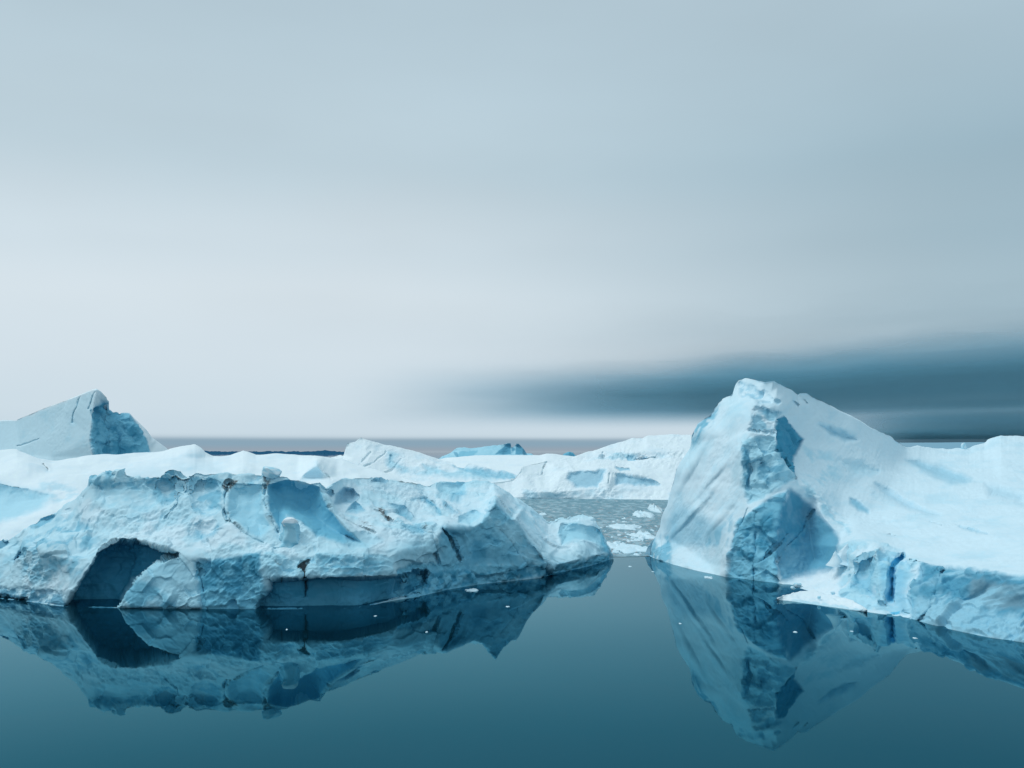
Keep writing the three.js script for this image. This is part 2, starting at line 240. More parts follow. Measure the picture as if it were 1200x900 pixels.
//@@SETTING
// ---------------------------------------------------------------- the sea and the far land
{
  const g = new THREE.PlaneGeometry(120000, 120000); g.rotateX(-Math.PI / 2);
  const m = new THREE.MeshPhysicalMaterial({ color: new THREE.Color().setRGB(0.006, 0.055, 0.085), metalness: 0.72, roughness: 0.02, ior: 1.333, specularColor: new THREE.Color().setRGB(0.40, 0.86, 1.0) });
  const s = mesh('sea', g, m); s.position.z = -20000; tag(s, 'still dark teal sea mirroring the icebergs', 'sea', null, 'structure');
}
function hills(name, label, x0, x1, D, h, sd, color) {
  const n = 160, pos = [], idx = [];
  for (let i = 0; i <= n; i++) for (let j = 0; j < 5; j++) {
    const t = i / n, x = lerp(x0, x1, t), env = sst(0, 0.12, t) * (1 - sst(0.85, 1, t)), top = h * env * clamp(0.55 + 0.8 * fbm(t * 7 + sd, sd, 1, 5), 0.08, 1.3);
    const k = j / 4, [X] = put(x, HZ, D); pos.push(X * (1 + k * 0.1), j === 4 ? -10 : top * Math.sin(k * 1.35 + 0.05) + (j ? 25 * fbm(t * 40, k * 3, sd, 3) * env : -15), -D - k * 1800);
  }
  for (let i = 0; i < n; i++) for (let j = 0; j < 4; j++) { const a = i * 5 + j; idx.push(a, a + 5, a + 6, a, a + 6, a + 1); }
  const g = new THREE.BufferGeometry(); g.setAttribute('position', new THREE.Float32BufferAttribute(pos, 3)); g.setIndex(idx); g.computeVertexNormals();
  tag(mesh(name, g, new THREE.MeshPhysicalMaterial({ color: new THREE.Color().setRGB(...color), roughness: 1, specularIntensity: 0 })), label, 'hills', null, 'structure');
}
hills('coast_hills', 'far dark blue coast behind the white snow ridge', 215, 420, 14000, 75, 3, [0.02, 0.10, 0.19]);
hills('coast_hills', 'low far coast under the dark clouds behind the tall iceberg', 900, 1500, 16000, 130, 8, [0.004, 0.07, 0.13]);

// low stratus, 600 m up and 5 to 60 km off: a slab with soft ragged edges, its underside facing the dark sea
{
  const NA = 300, NE = 120, P = [], C = [], I = [];
  for (let side = 0; side < 2; side++) for (let i = 0; i <= NA; i++) for (let j = 0; j <= NE; j++) {
    const az = lerp(-26, 95, i / NA), e = lerp(0.6, 8.6, Math.pow(j / NE, 1.3)), a = az * Math.PI / 180, D = 600 / Math.tan(e * Math.PI / 180), x = Math.sin(a) * D, z = -Math.cos(a) * D;
    const n = fbm(az * 0.05 + 2, e * 0.5, 6, 4), n2 = fbm(az * 0.16 + 7, e * 1.1 + 3, 2, 4), end = 1 - sst(70, 92, az);
    const s1 = sst(-12, 15, az + n * 9), top = 4.9 + 1.9 * sst(8, 32, az) + n * 0.9, bank = s1 * sst(1.5 + n2 * 0.2, 3.0 + n2 * 0.3, e) * (1 - sst(3.6 + 0.6 * sst(8, 30, az) + n2 * 0.4, top + 0.5, e)) * lerp(0.55, 1, sst(-6, 12, az));
    const strip = sst(15, 25, az + n * 4) * Math.max((1 - sst(0.9, 1.75, e + n2 * 0.2)) * 0.97, (1 - sst(2.3, 3, e)) * lerp(0.62, 0.85, sst(20, 30, az))), wisp = sst(-8, 22, az + n * 6) * (1 - sst(4.6, 8.4, e + n * 0.9)) * sst(3, 5, e) * 0.42;
    const al = clamp(Math.max(bank, strip, wisp) * (1 + 0.12 * n2), 0, 0.985) * end * sst(0, 0.05, i / NA) * (j === NE ? 0 : 1);
    P.push(x, 600 + side * 160 + 45 * n2 * (side ? 1 : -1), z); C.push(0.40, 0.80, 0.93, 1 - Math.sqrt(1 - al * lerp(0.94, 0.78, sst(1.2, 2.6, e))));
  }
  const K = (NA + 1) * (NE + 1); for (let s = 0; s < 2; s++) for (let i = 0; i < NA; i++) for (let j = 0; j < NE; j++) { const a = s * K + i * (NE + 1) + j, b = a + NE + 1; s ? I.push(a, b, b + 1, a, b + 1, a + 1) : I.push(a, b + 1, b, a, a + 1, b + 1); }
  const g = new THREE.BufferGeometry(); g.setAttribute('position', new THREE.Float32BufferAttribute(P, 3)); g.setAttribute('color', new THREE.Float32BufferAttribute(C, 4)); g.setIndex(I); g.computeVertexNormals();
  const m = mesh('cloud_bank', g, new THREE.MeshStandardMaterial({ vertexColors: true, transparent: true, roughness: 1, side: THREE.DoubleSide })); m.castShadow = false;
  tag(m, 'dark teal bank of low cloud over the horizon behind the peaked iceberg', 'clouds', null, 'stuff');
}
//@@BERGS
// ---------------------------------------------------------------- the broad iceberg with the cave
{
  const g = new THREE.Group(); g.name = 'iceberg'; taken.iceberg = 0; scene.add(g);
  tag(g, 'broad low iceberg with a dark arched cave and fluted blue hollows along its crest', 'iceberg');
  const geo = bergGeometry({
    seed: 1, back: 26, soft: 9, iters: 40, jag: 2.6, base: 'frost', amp: { crag: 0.24, fine: 0.06, roll: 0.45, flake: 0.2 }, dip: [0.05, 1], sf: 0.9,
    water: [[-260, 690], [-120, 694], [0, 702], [33, 705], [73, 711], [133, 712], [200, 713], [330, 714], [420, 713], [453, 705], [488, 700], [520, 692], [560, 685], [635, 677], [648, 672], [685, 665], [715, 656], [718, 655]],
    crest: [[-260, 650, 132], [-120, 645, 131], [-40, 640, 130], [0, 634, 129], [24, 625, 129], [40, 615, 129.5], [51, 606, 130], [67, 602, 130], [78, 592, 129], [91, 584, 128], [104, 571, 127], [108, 563, 127], [122, 554, 127], [134, 553, 127], [153, 556, 127], [158, 560, 127], [175, 560, 127], [184, 557, 127], [193, 555, 127], [207, 553, 127], [215, 557, 127], [230, 552, 127], [247, 555, 127], [262, 554, 127], [307, 556, 126.5], [332, 557, 126], [340, 560, 126], [350, 562, 126.5], [360, 566, 127], [375, 564, 127], [382, 570, 129], [400, 561, 136], [417, 560, 140], [437, 558, 144], [457, 562, 147], [487, 565, 152], [500, 569, 155], [515, 565, 160], [541, 564, 163], [571, 563, 165], [584, 569, 165], [597, 577, 165], [611, 588, 165], [627, 600, 165], [643, 611, 165], [656, 607, 168], [683, 602, 172], [699, 609, 170], [704, 617, 169], [711, 633, 167], [718, 654, 166]],
    lines: [
      [[-260, 676, 133], [-120, 680, 130], [0, 688, 122.5], [45, 692, 118], [76, 694, 116]],                                  // lip near the water on the cave's near shoulder
      [[89, 689, 114.5], [104, 667, 115], [116, 647, 116], [129, 637, 117], [142, 632, 117.6], [158, 632, 117.2], [178, 639, 116.5], [200, 643, 116], [220, 652, 115.3], [246, 654, 115], [276, 649, 115], [306, 647, 115], [320, 652, 114.6], [352, 655, 114.4], [372, 648, 115], [400, 646, 115.2], [430, 648, 116.5], [461, 649, 119.5], [480, 642, 123]],
      [[320, 676, 113], [352, 676, 112.9], [400, 676, 113.2], [430, 676, 115], [463, 674, 118]],
      [[150, 608, 121.5], [180, 610, 121], [230, 612, 120], [262, 615, 119], [283, 627, 117.8], [310, 637, 116.8], [328, 634, 117], [360, 640, 116.4], [400, 638, 117], [432, 636, 118.5]],   // foot of the flutes
      [[375, 575, 126], [390, 598, 123], [408, 618, 120], [430, 636, 118]],                                                // rib beside the large hollow
      [[400, 596, 130], [450, 610, 128], [490, 620, 128.5], [520, 616, 130]],
      [[470, 650, 121], [500, 640, 126], [523, 618, 129.5], [540, 619, 132.6], [553, 617, 134.6], [563, 612, 135.8], [570, 603, 136.6], [576, 592, 137.2], [580, 586, 137.5], [585, 593, 137.9], [591, 602, 138.3], [599, 608, 138.8], [604, 605, 139.2], [609, 614, 139.5], [616, 626, 139.8], [632, 647, 140.5], [643, 660, 142.5]],   // brink of the blue face
      [[590, 592, 147], [610, 610, 151], [640, 632, 155]],
      [[540, 592, 146], [560, 590, 147.5], [575, 590, 146]],
      [[463, 674, 119], [500, 666, 126.3], [560, 661, 134.5], [620, 658, 139.5], [643, 664, 142], [700, 650, 157], [712, 646, 164]],
      [[655, 640, 154], [685, 638, 156.5], [705, 640, 162]], [[670, 612, 164], [690, 616, 165]],
    ],
    points: [[60, 650, 119.5], [40, 640, 122], [90, 620, 123], [100, 600, 124.5], [20, 660, 123]],
    regions: [
      { p: [[95, 600], [150, 580], [250, 600], [260, 640], [110, 640]], s: 10, fine: 0.12, crag: 0.35 },
      { p: [[20, 640], [60, 612], [110, 602], [112, 640], [96, 672], [60, 686], [30, 682]], s: 9, c: 'ice', a: 0.75, mot: 0.12, mf: 0.5, crag: 0.3, fine: 0.12, flake: 0.45 },
      { p: [[-200, 640], [0, 636], [40, 612], [25, 660], [0, 690], [-200, 690]], s: 8, c: 'pale', a: 0.7, mot: 0.1 },
      { p: [[0, 687], [40, 690], [75, 694], [80, 713], [-200, 710], [-200, 684]], s: 3, c: 'blue', a: 0.8, mot: 0.2, mf: 0.8, crag: 0.5, fine: 0.15, rec: 0.4 },
      { p: [[-200, 696], [0, 697], [30, 701], [36, 707], [0, 706], [-200, 700]], s: 2, c: 'blue', a: 0.8, rec: 1.6, w: 3 },
      { p: [[175, 596], [262, 604], [290, 628], [345, 642], [350, 650], [306, 647], [246, 653], [200, 642], [160, 630], [130, 634], [140, 605]], s: 8, c: 'drift', a: 0.9, mot: 0.16, mf: 0.3 },
      { p: [[70, 604], [104, 580], [130, 590], [120, 612], [80, 618]], s: 8, c: 'drift', a: 0.8, mot: 0.1, mf: 0.3 },
      { p: [[30, 676], [90, 660], [110, 645], [100, 676], [80, 696], [30, 690]], s: 6, c: 'drift', a: 0.8, mot: 0.14, mf: 0.4 },
      { p: [[380, 572], [420, 562], [500, 570], [580, 568], [650, 612], [700, 606], [700, 640], [650, 650], [596, 600], [560, 604], [500, 630], [440, 645], [400, 610]], s: 8, c: 'drift', a: 0.9, mot: 0.3, mf: 0.2 },
      // flutes
      { p: [[110, 566], [160, 558], [205, 560], [200, 590], [150, 605], [112, 590]], s: 6, c: 'pale', a: 0.8, mot: 0.15, crag: 0.35, bowl: 1.2, bw: 14 },
      { p: [[182, 564], [192, 560], [205, 562], [210, 570], [207, 584], [199, 595], [188, 590], [180, 576]], s: 5, c: 'ice', a: 0.7, mot: 0.3, bowl: 1.3, bw: 13, crag: 0.3, bn: 3, w: 5 },
      { p: [[223, 571], [231, 562], [247, 560], [257, 565], [261, 579], [258, 594], [249, 603], [237, 605], [227, 596], [221, 583]], s: 5, c: 'ice', a: 0.8, mot: 0.3, bowl: 1.6, bw: 16, crag: 0.3, bn: 3, w: 5 },
      { p: [[221, 613], [235, 607], [252, 610], [263, 622], [255, 632], [237, 635], [222, 627]], s: 7, c: 'ice', a: 0.7, mot: 0.1, bowl: 0.7, bw: 14, bn: 5, w: 5 },
      { p: [[270, 566], [309, 568], [311, 600], [320, 618], [306, 632], [284, 622], [268, 608], [265, 586]], s: 4, c: 'pale', a: 1, bowl: 2.2, bw: 18, crag: 0.1, fine: 0.05, bn: 0.4 },
      { p: [[276, 566], [306, 570], [308, 585], [290, 582], [276, 575]], s: 4, c: 'ice', a: 0.75, mot: 0.05, mf: 0.6, crag: 0.35 },
      { p: [[314, 568], [335, 562], [352, 564], [374, 571], [388, 598], [405, 618], [426, 637], [400, 636], [370, 628], [352, 612], [336, 604], [328, 622], [318, 606], [313, 588]], s: 3, c: 'ice', a: 0.95, bowl: 4.2, bw: 24, bn: 0.4, crag: 0.05, fine: 0.035, roll: 0.1, w: 1 },
      { p: [[318, 563], [350, 563], [352, 576], [330, 576], [318, 574]], s: 4, c: 'blue', a: 0.55, mot: 0.1 },
      { p: [[393, 590], [395, 578], [403, 571], [414, 572], [421, 580], [415, 588], [404, 591]], s: 2, w: 1, c: 'blue', a: 0.6, bowl: 2.4, bw: 9 },
      { p: [[405, 599], [416, 586], [428, 598], [418, 601]], s: 2, w: 1, c: 'ice', a: 0.7, bowl: 1.6, bw: 7 },
      { p: [[385, 577], [390, 572], [393, 578], [389, 580]], s: 1.5, w: 1, c: 'blue', a: 0.7, bowl: 1.2, bw: 3 },
      { p: [[436, 563], [446, 556], [457, 560], [452, 566]], s: 2, w: 1, c: 'blue', a: 0.55, bowl: 2.2, bw: 5 },
      { p: [[36, 618], [44, 607], [60, 603], [70, 604], [58, 613], [46, 619]], s: 2.5, c: 'ice', a: 0.8, bowl: 1.8, bw: 6 },
      { p: [[-4, 628], [4, 627], [8, 636], [2, 642], [-6, 640]], s: 2, c: 'blue', a: 0.8, bowl: 1.6, bw: 5 },
      { p: [[16, 656], [22, 646], [27, 646], [24, 656], [18, 660]], s: 2, c: 'blue', a: 0.8, bowl: 1.4, bw: 4 },
      { p: [[106, 570], [108, 562], [114, 558], [112, 568]], s: 1.5, c: 'ice', a: 0.8, bowl: 1.2, bw: 4 },
      { p: [[122, 558], [124, 551], [133, 550], [136, 558], [130, 561]], s: 1.5, c: 'ice', a: 0.8, bowl: 1.4, bw: 5 },
      { p: [[196, 562], [200, 556], [209, 556], [212, 562]], s: 2, c: 'ice', a: 0.6, bowl: 1, bw: 4 },
      { p: [[108, 562], [130, 552], [200, 554], [310, 556], [311, 566], [290, 572], [262, 568], [236, 574], [200, 572], [150, 574], [112, 574]], s: 3, c: 'ice', a: 0.6, mot: 0.12, mf: 0.6, crag: 0.5, flake: 0.55, fine: 0.12 },
      { p: [[-100, 640], [20, 622], [60, 600], [100, 580], [112, 590], [70, 622], [40, 650], [-100, 670]], s: 5, flake: 0.4, crag: 0.3 },
      // sill with rubble under the flutes
      { p: [[240, 640], [300, 636], [345, 640], [350, 652], [300, 645], [250, 652]], s: 4, fine: 0.16, crag: 0.4 },
      { p: [[345, 612], [365, 622], [400, 642], [352, 646], [345, 630]], s: 4, fine: 0.2, crag: 0.4 },
      // right plateau
      { p: [[385, 570], [440, 562], [520, 580], [560, 590], [555, 610], [500, 636], [440, 640], [410, 615], [388, 592]], s: 6, crag: 0.3, fine: 0.1 },
      { p: [[430, 585], [480, 600], [510, 618], [490, 626], [450, 605]], s: 5, c: 'pale', a: 0.9, mot: 0.12, mf: 0.5, crag: 0.5 },
      { p: [[484, 584], [500, 583], [512, 592], [518, 602], [508, 596], [496, 588]], s: 2.5, c: 'ice', a: 0.9, bowl: 2.6, bw: 7 },
      { p: [[516, 588], [528, 592], [536, 600], [528, 598]], s: 2.5, c: 'ice', a: 0.8, bowl: 2, bw: 6 },
      { p: [[538, 604], [556, 596], [566, 602], [552, 614], [536, 614]], s: 3, c: 'pale', a: 0.8, bowl: 1.6, bw: 8 },
      { p: [[455, 588], [476, 592], [486, 604], [470, 602]], s: 3, c: 'ice', a: 0.6, bowl: 1.6, bw: 7 },
      { p: [[470, 612], [494, 616], [504, 628], [484, 630], [470, 622]], s: 3, c: 'ice', a: 0.6, bowl: 1.6, bw: 8 },
      { p: [[402, 626], [430, 620], [450, 632], [430, 642], [410, 640]], s: 4, c: 'pale', a: 0.6, bowl: 1.2, bw: 10 },
      { p: [[512, 566], [545, 564], [548, 578], [530, 586], [512, 582]], s: 4, c: 'pale', a: 0.9, bowl: 3.4, bw: 11 },
      { p: [[530, 578], [542, 576], [546, 582], [538, 588], [528, 586]], s: 3, c: 'ice', a: 0.6, bowl: 1.8, bw: 6 },
      { p: [[556, 566], [580, 570], [604, 590], [634, 612], [650, 640], [648, 660], [620, 630], [596, 600], [575, 580]], s: 7, crag: 0.05, fine: 0.03, roll: 0.15 },
      // blue face
      { p: [[520, 618], [549, 620], [562, 614], [580, 587], [603, 610], [613, 624], [632, 648], [642, 661], [600, 662], [549, 664], [520, 666], [504, 662], [500, 645], [514, 632]], s: 4, c: 'ice', a: 0.85, crag: 0.3, fine: 0.06, flake: 0.45 },
      { p: [[520, 622], [560, 622], [590, 630], [600, 655], [540, 660], [524, 640]], s: 8, c: 'blue', a: 0.75, mot: 0.12, mf: 0.25 },
      { p: [[568, 606], [580, 587], [603, 608], [622, 640], [636, 660], [610, 656], [590, 628]], s: 6, c: 'pale', a: 0.8, mot: 0.2, mf: 0.3 },
      { p: [[462, 652], [480, 640], [504, 634], [520, 645], [512, 664], [470, 668]], s: 4, c: 'pale', a: 0.8, crag: 0.4 },
      { p: [[658, 612], [672, 612], [690, 616], [704, 620], [712, 645], [698, 636], [672, 634], [658, 640], [654, 625]], s: 4, c: 'pale', a: 1, bowl: 3, bw: 14, crag: 0.1 },
      { p: [[700, 620], [706, 622], [716, 652], [708, 646]], s: 2, c: 'ice', a: 0.9 },
      { p: [[640, 664], [700, 652], [716, 650], [716, 660], [648, 676], [636, 680]], s: 3, c: 'ice', a: 0.95, crag: 0.6, fine: 0.15, rec: 0.4 },
      { p: [[640, 666], [700, 655], [716, 653], [716, 660], [648, 676], [636, 680]], s: 2, c: 'blue', a: 0.8, mot: 0.1, mf: 0.7 },
      // cave
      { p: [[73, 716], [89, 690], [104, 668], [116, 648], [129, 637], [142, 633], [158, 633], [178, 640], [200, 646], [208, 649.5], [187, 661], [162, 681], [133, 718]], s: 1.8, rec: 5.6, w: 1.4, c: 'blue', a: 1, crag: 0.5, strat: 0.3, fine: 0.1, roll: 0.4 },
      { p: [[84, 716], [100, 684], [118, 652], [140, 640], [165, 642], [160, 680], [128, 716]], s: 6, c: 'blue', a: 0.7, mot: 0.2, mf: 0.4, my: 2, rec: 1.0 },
      // lump of pale ice standing in the cave
      { p: [[132, 716], [150, 690], [165, 675], [187, 660], [200, 650], [209, 648], [224, 664], [230, 676], [236, 716]], s: 2.5, rec: -0.5, c: 'pale', a: 0.9, crag: 0.4, fine: 0.1, flake: 0.7, strat: 0, roll: 0.3, w: 1.5 },
      { p: [[150, 690], [165, 680], [190, 690], [212, 716], [140, 716]], s: 4, c: 'ice', a: 0.85, mot: 0.25 },
      // mottled wall
      { p: [[228, 658], [250, 656], [306, 649], [312, 690], [304, 716], [236, 716]], s: 3, c: 'ice', a: 0.95, crag: 0.5, fine: 0.12, flake: 0.7 },
      { p: [[232, 660], [306, 651], [306, 690], [280, 700], [240, 690]], s: 5, c: 'blue', a: 0.85, mot: 0.22, mf: 0.42 },
      { p: [[306, 648], [330, 650], [355, 655], [372, 650], [440, 648], [462, 652], [462, 674], [400, 676], [316, 678], [306, 670]], s: 3, c: 'pale', a: 0.95, mot: 0.35, crag: 0.35, fine: 0.14, strat: 0.1, flake: 0.5 },
      { p: [[372, 652], [430, 652], [455, 660], [440, 674], [380, 674]], s: 5, c: 'ice', a: 0.7, mot: 0.2, mf: 0.7, my: 2.4 },
      // wave-cut band: blue ice, with shade of the undercut put into the colour too
      { p: [[316, 678], [352, 677.5], [400, 678], [440, 677], [466, 676], [500, 668], [500, 684], [462, 700], [420, 716], [300, 716], [306, 700], [314, 690]], s: 1.2, w: 0.8, rec: 2.6, c: 'blue', a: 0.95, crag: 0.25, fine: 0.08 },
      { p: [[316, 679], [360, 679], [440, 679], [462, 680], [440, 694], [380, 700], [318, 704]], s: 5, c: 'blue', a: 0.92, mot: 0.32, mf: 0.3, my: 2.5 },
      { p: [[465, 668], [485, 660], [540, 662], [636, 660], [646, 672], [560, 687], [520, 694], [488, 702], [462, 700]], s: 3, c: 'ice', a: 0.9, crag: 0.5, fine: 0.15, flake: 0.6 },
      { p: [[465, 676], [520, 668], [640, 664], [640, 676], [560, 684], [488, 698], [466, 696]], s: 3, c: 'blue', a: 0.9, mot: 0.14, mf: 0.55 },
      { p: [[470, 676], [496, 668], [512, 676], [500, 694], [478, 696]], s: 3, c: 'blue', a: 0.85, mot: 0.06, mf: 0.7, rec: 0.6 },
      { p: [[634, 664], [640, 660], [650, 674], [636, 680]], s: 1.5, c: 'blue', a: 0.9, rec: 1.2 },
      // sediment
      { p: [[258, 566], [268, 560], [280, 562], [276, 568], [268, 576], [262, 572]], s: 1.6, c: 'dirt', a: 0.9, mot: 0.22, mf: 1.6, crag: 0.6 },
      { p: [[308, 557], [316, 558], [316, 568], [309, 572]], s: 1.6, c: 'dirt', a: 0.8, mot: 0.1, mf: 1.2 },
      { p: [[440, 592], [448, 592], [458, 604], [452, 606]], s: 1.2, c: 'dirt', a: 0.9, mot: 0.25, mf: 1.4 },
      { p: [[420, 607], [436, 612], [442, 624], [430, 622]], s: 2, c: 'dirt', a: 0.7, mot: -0.02, mf: 1.8 },
      { p: [[464, 559], [490, 561], [488, 567], [466, 564]], s: 2, c: 'dirt', a: 0.75, mot: 0.0, mf: 1.6 },
      { p: [[486, 606], [500, 614], [508, 622], [496, 620]], s: 2, c: 'dirt', a: 0.6, mot: -0.02, mf: 1.4 },
      { p: [[349, 662], [362, 656], [362, 676], [360, 700], [356, 700], [355, 680]], s: 1.2, c: 'dirt', a: 0.92, mot: 0.3, mf: 1.2, rec: 0.8 },
      { p: [[324, 660], [331, 662], [331, 678], [327, 678]], s: 1.4, c: 'dirt', a: 0.85, mot: 0.12, mf: 1.2 },
    ],
    bumps: [[60, 640, 45, 40, 2.2, -35], [150, 600, 40, 26, 0.8], [235, 630, 30, 18, -0.8], [448, 566, 14, 8, 0.7], [470, 612, 34, 12, 0.9, 30], [530, 600, 26, 10, 0.8, 25], [560, 600, 16, 9, -0.8]],
    grooves: [
      { p: [[268, 566], [264, 580], [263, 596], [267, 610], [283, 624]], w: 1.3, d: 1.6 }, { p: [[283, 624], [296, 632], [312, 638]], w: 0.9, d: 0.7 },
      { p: [[310, 568], [311, 590], [316, 606], [326, 624]], w: 1.0, d: 1.3 }, { p: [[212, 568], [208, 590], [194, 606]], w: 1.0, d: 0.5 },
      { p: [[384, 594], [400, 606], [424, 616], [440, 624]], w: 0.9, d: 0.7 }, { p: [[440, 596], [456, 606], [480, 612], [500, 622]], w: 1.0, d: 0.6 },
      { p: [[506, 620], [508, 640], [514, 660]], w: 1.3, d: 1.5 }, { p: [[519, 620], [532, 636], [540, 656]], w: 1.2, d: 1.2 }, { p: [[585, 620], [600, 640], [615, 660]], w: 1, d: 0.4 },
      { p: [[626, 640], [640, 660], [648, 672]], w: 0.9, d: -0.6 }, { p: [[232, 660], [236, 680], [244, 712]], w: 1, d: 0.8 }, { p: [[330, 642], [312, 644]], w: 0.8, d: 0.5 },
    ],
  });
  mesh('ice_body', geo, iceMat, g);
  block(g, 'ice_block', 320, 554.5, 126, 3.2, 1.5, 2.6, 27, 'pale', [0.2, 0.4, -0.22], 1);
  const pil = mesh('ice_pillar', pillarGeometry([[-1.6, 2.3], [0, 1.55], [0.7, 1.2], [1.6, 1.0], [2.6, 0.92], [3.4, 1.0]], 34, 'pale', 0.3), iceMat, g); pil.position.set(...put(338, 643, 117.3)); pil.rotation.set(0, 0.6, -0.05); pil.scale.set(1, 1, 0.8);
  const cap = mesh('snow_cap', blockGeometry(2.1, 1.1, 2.0, 61, 'snow', 0.9, 14, 'snow'), iceMat, pil); cap.position.set(0.05, 3.55, 0); cap.rotation.set(0.1, 0.5, 0.16);
}
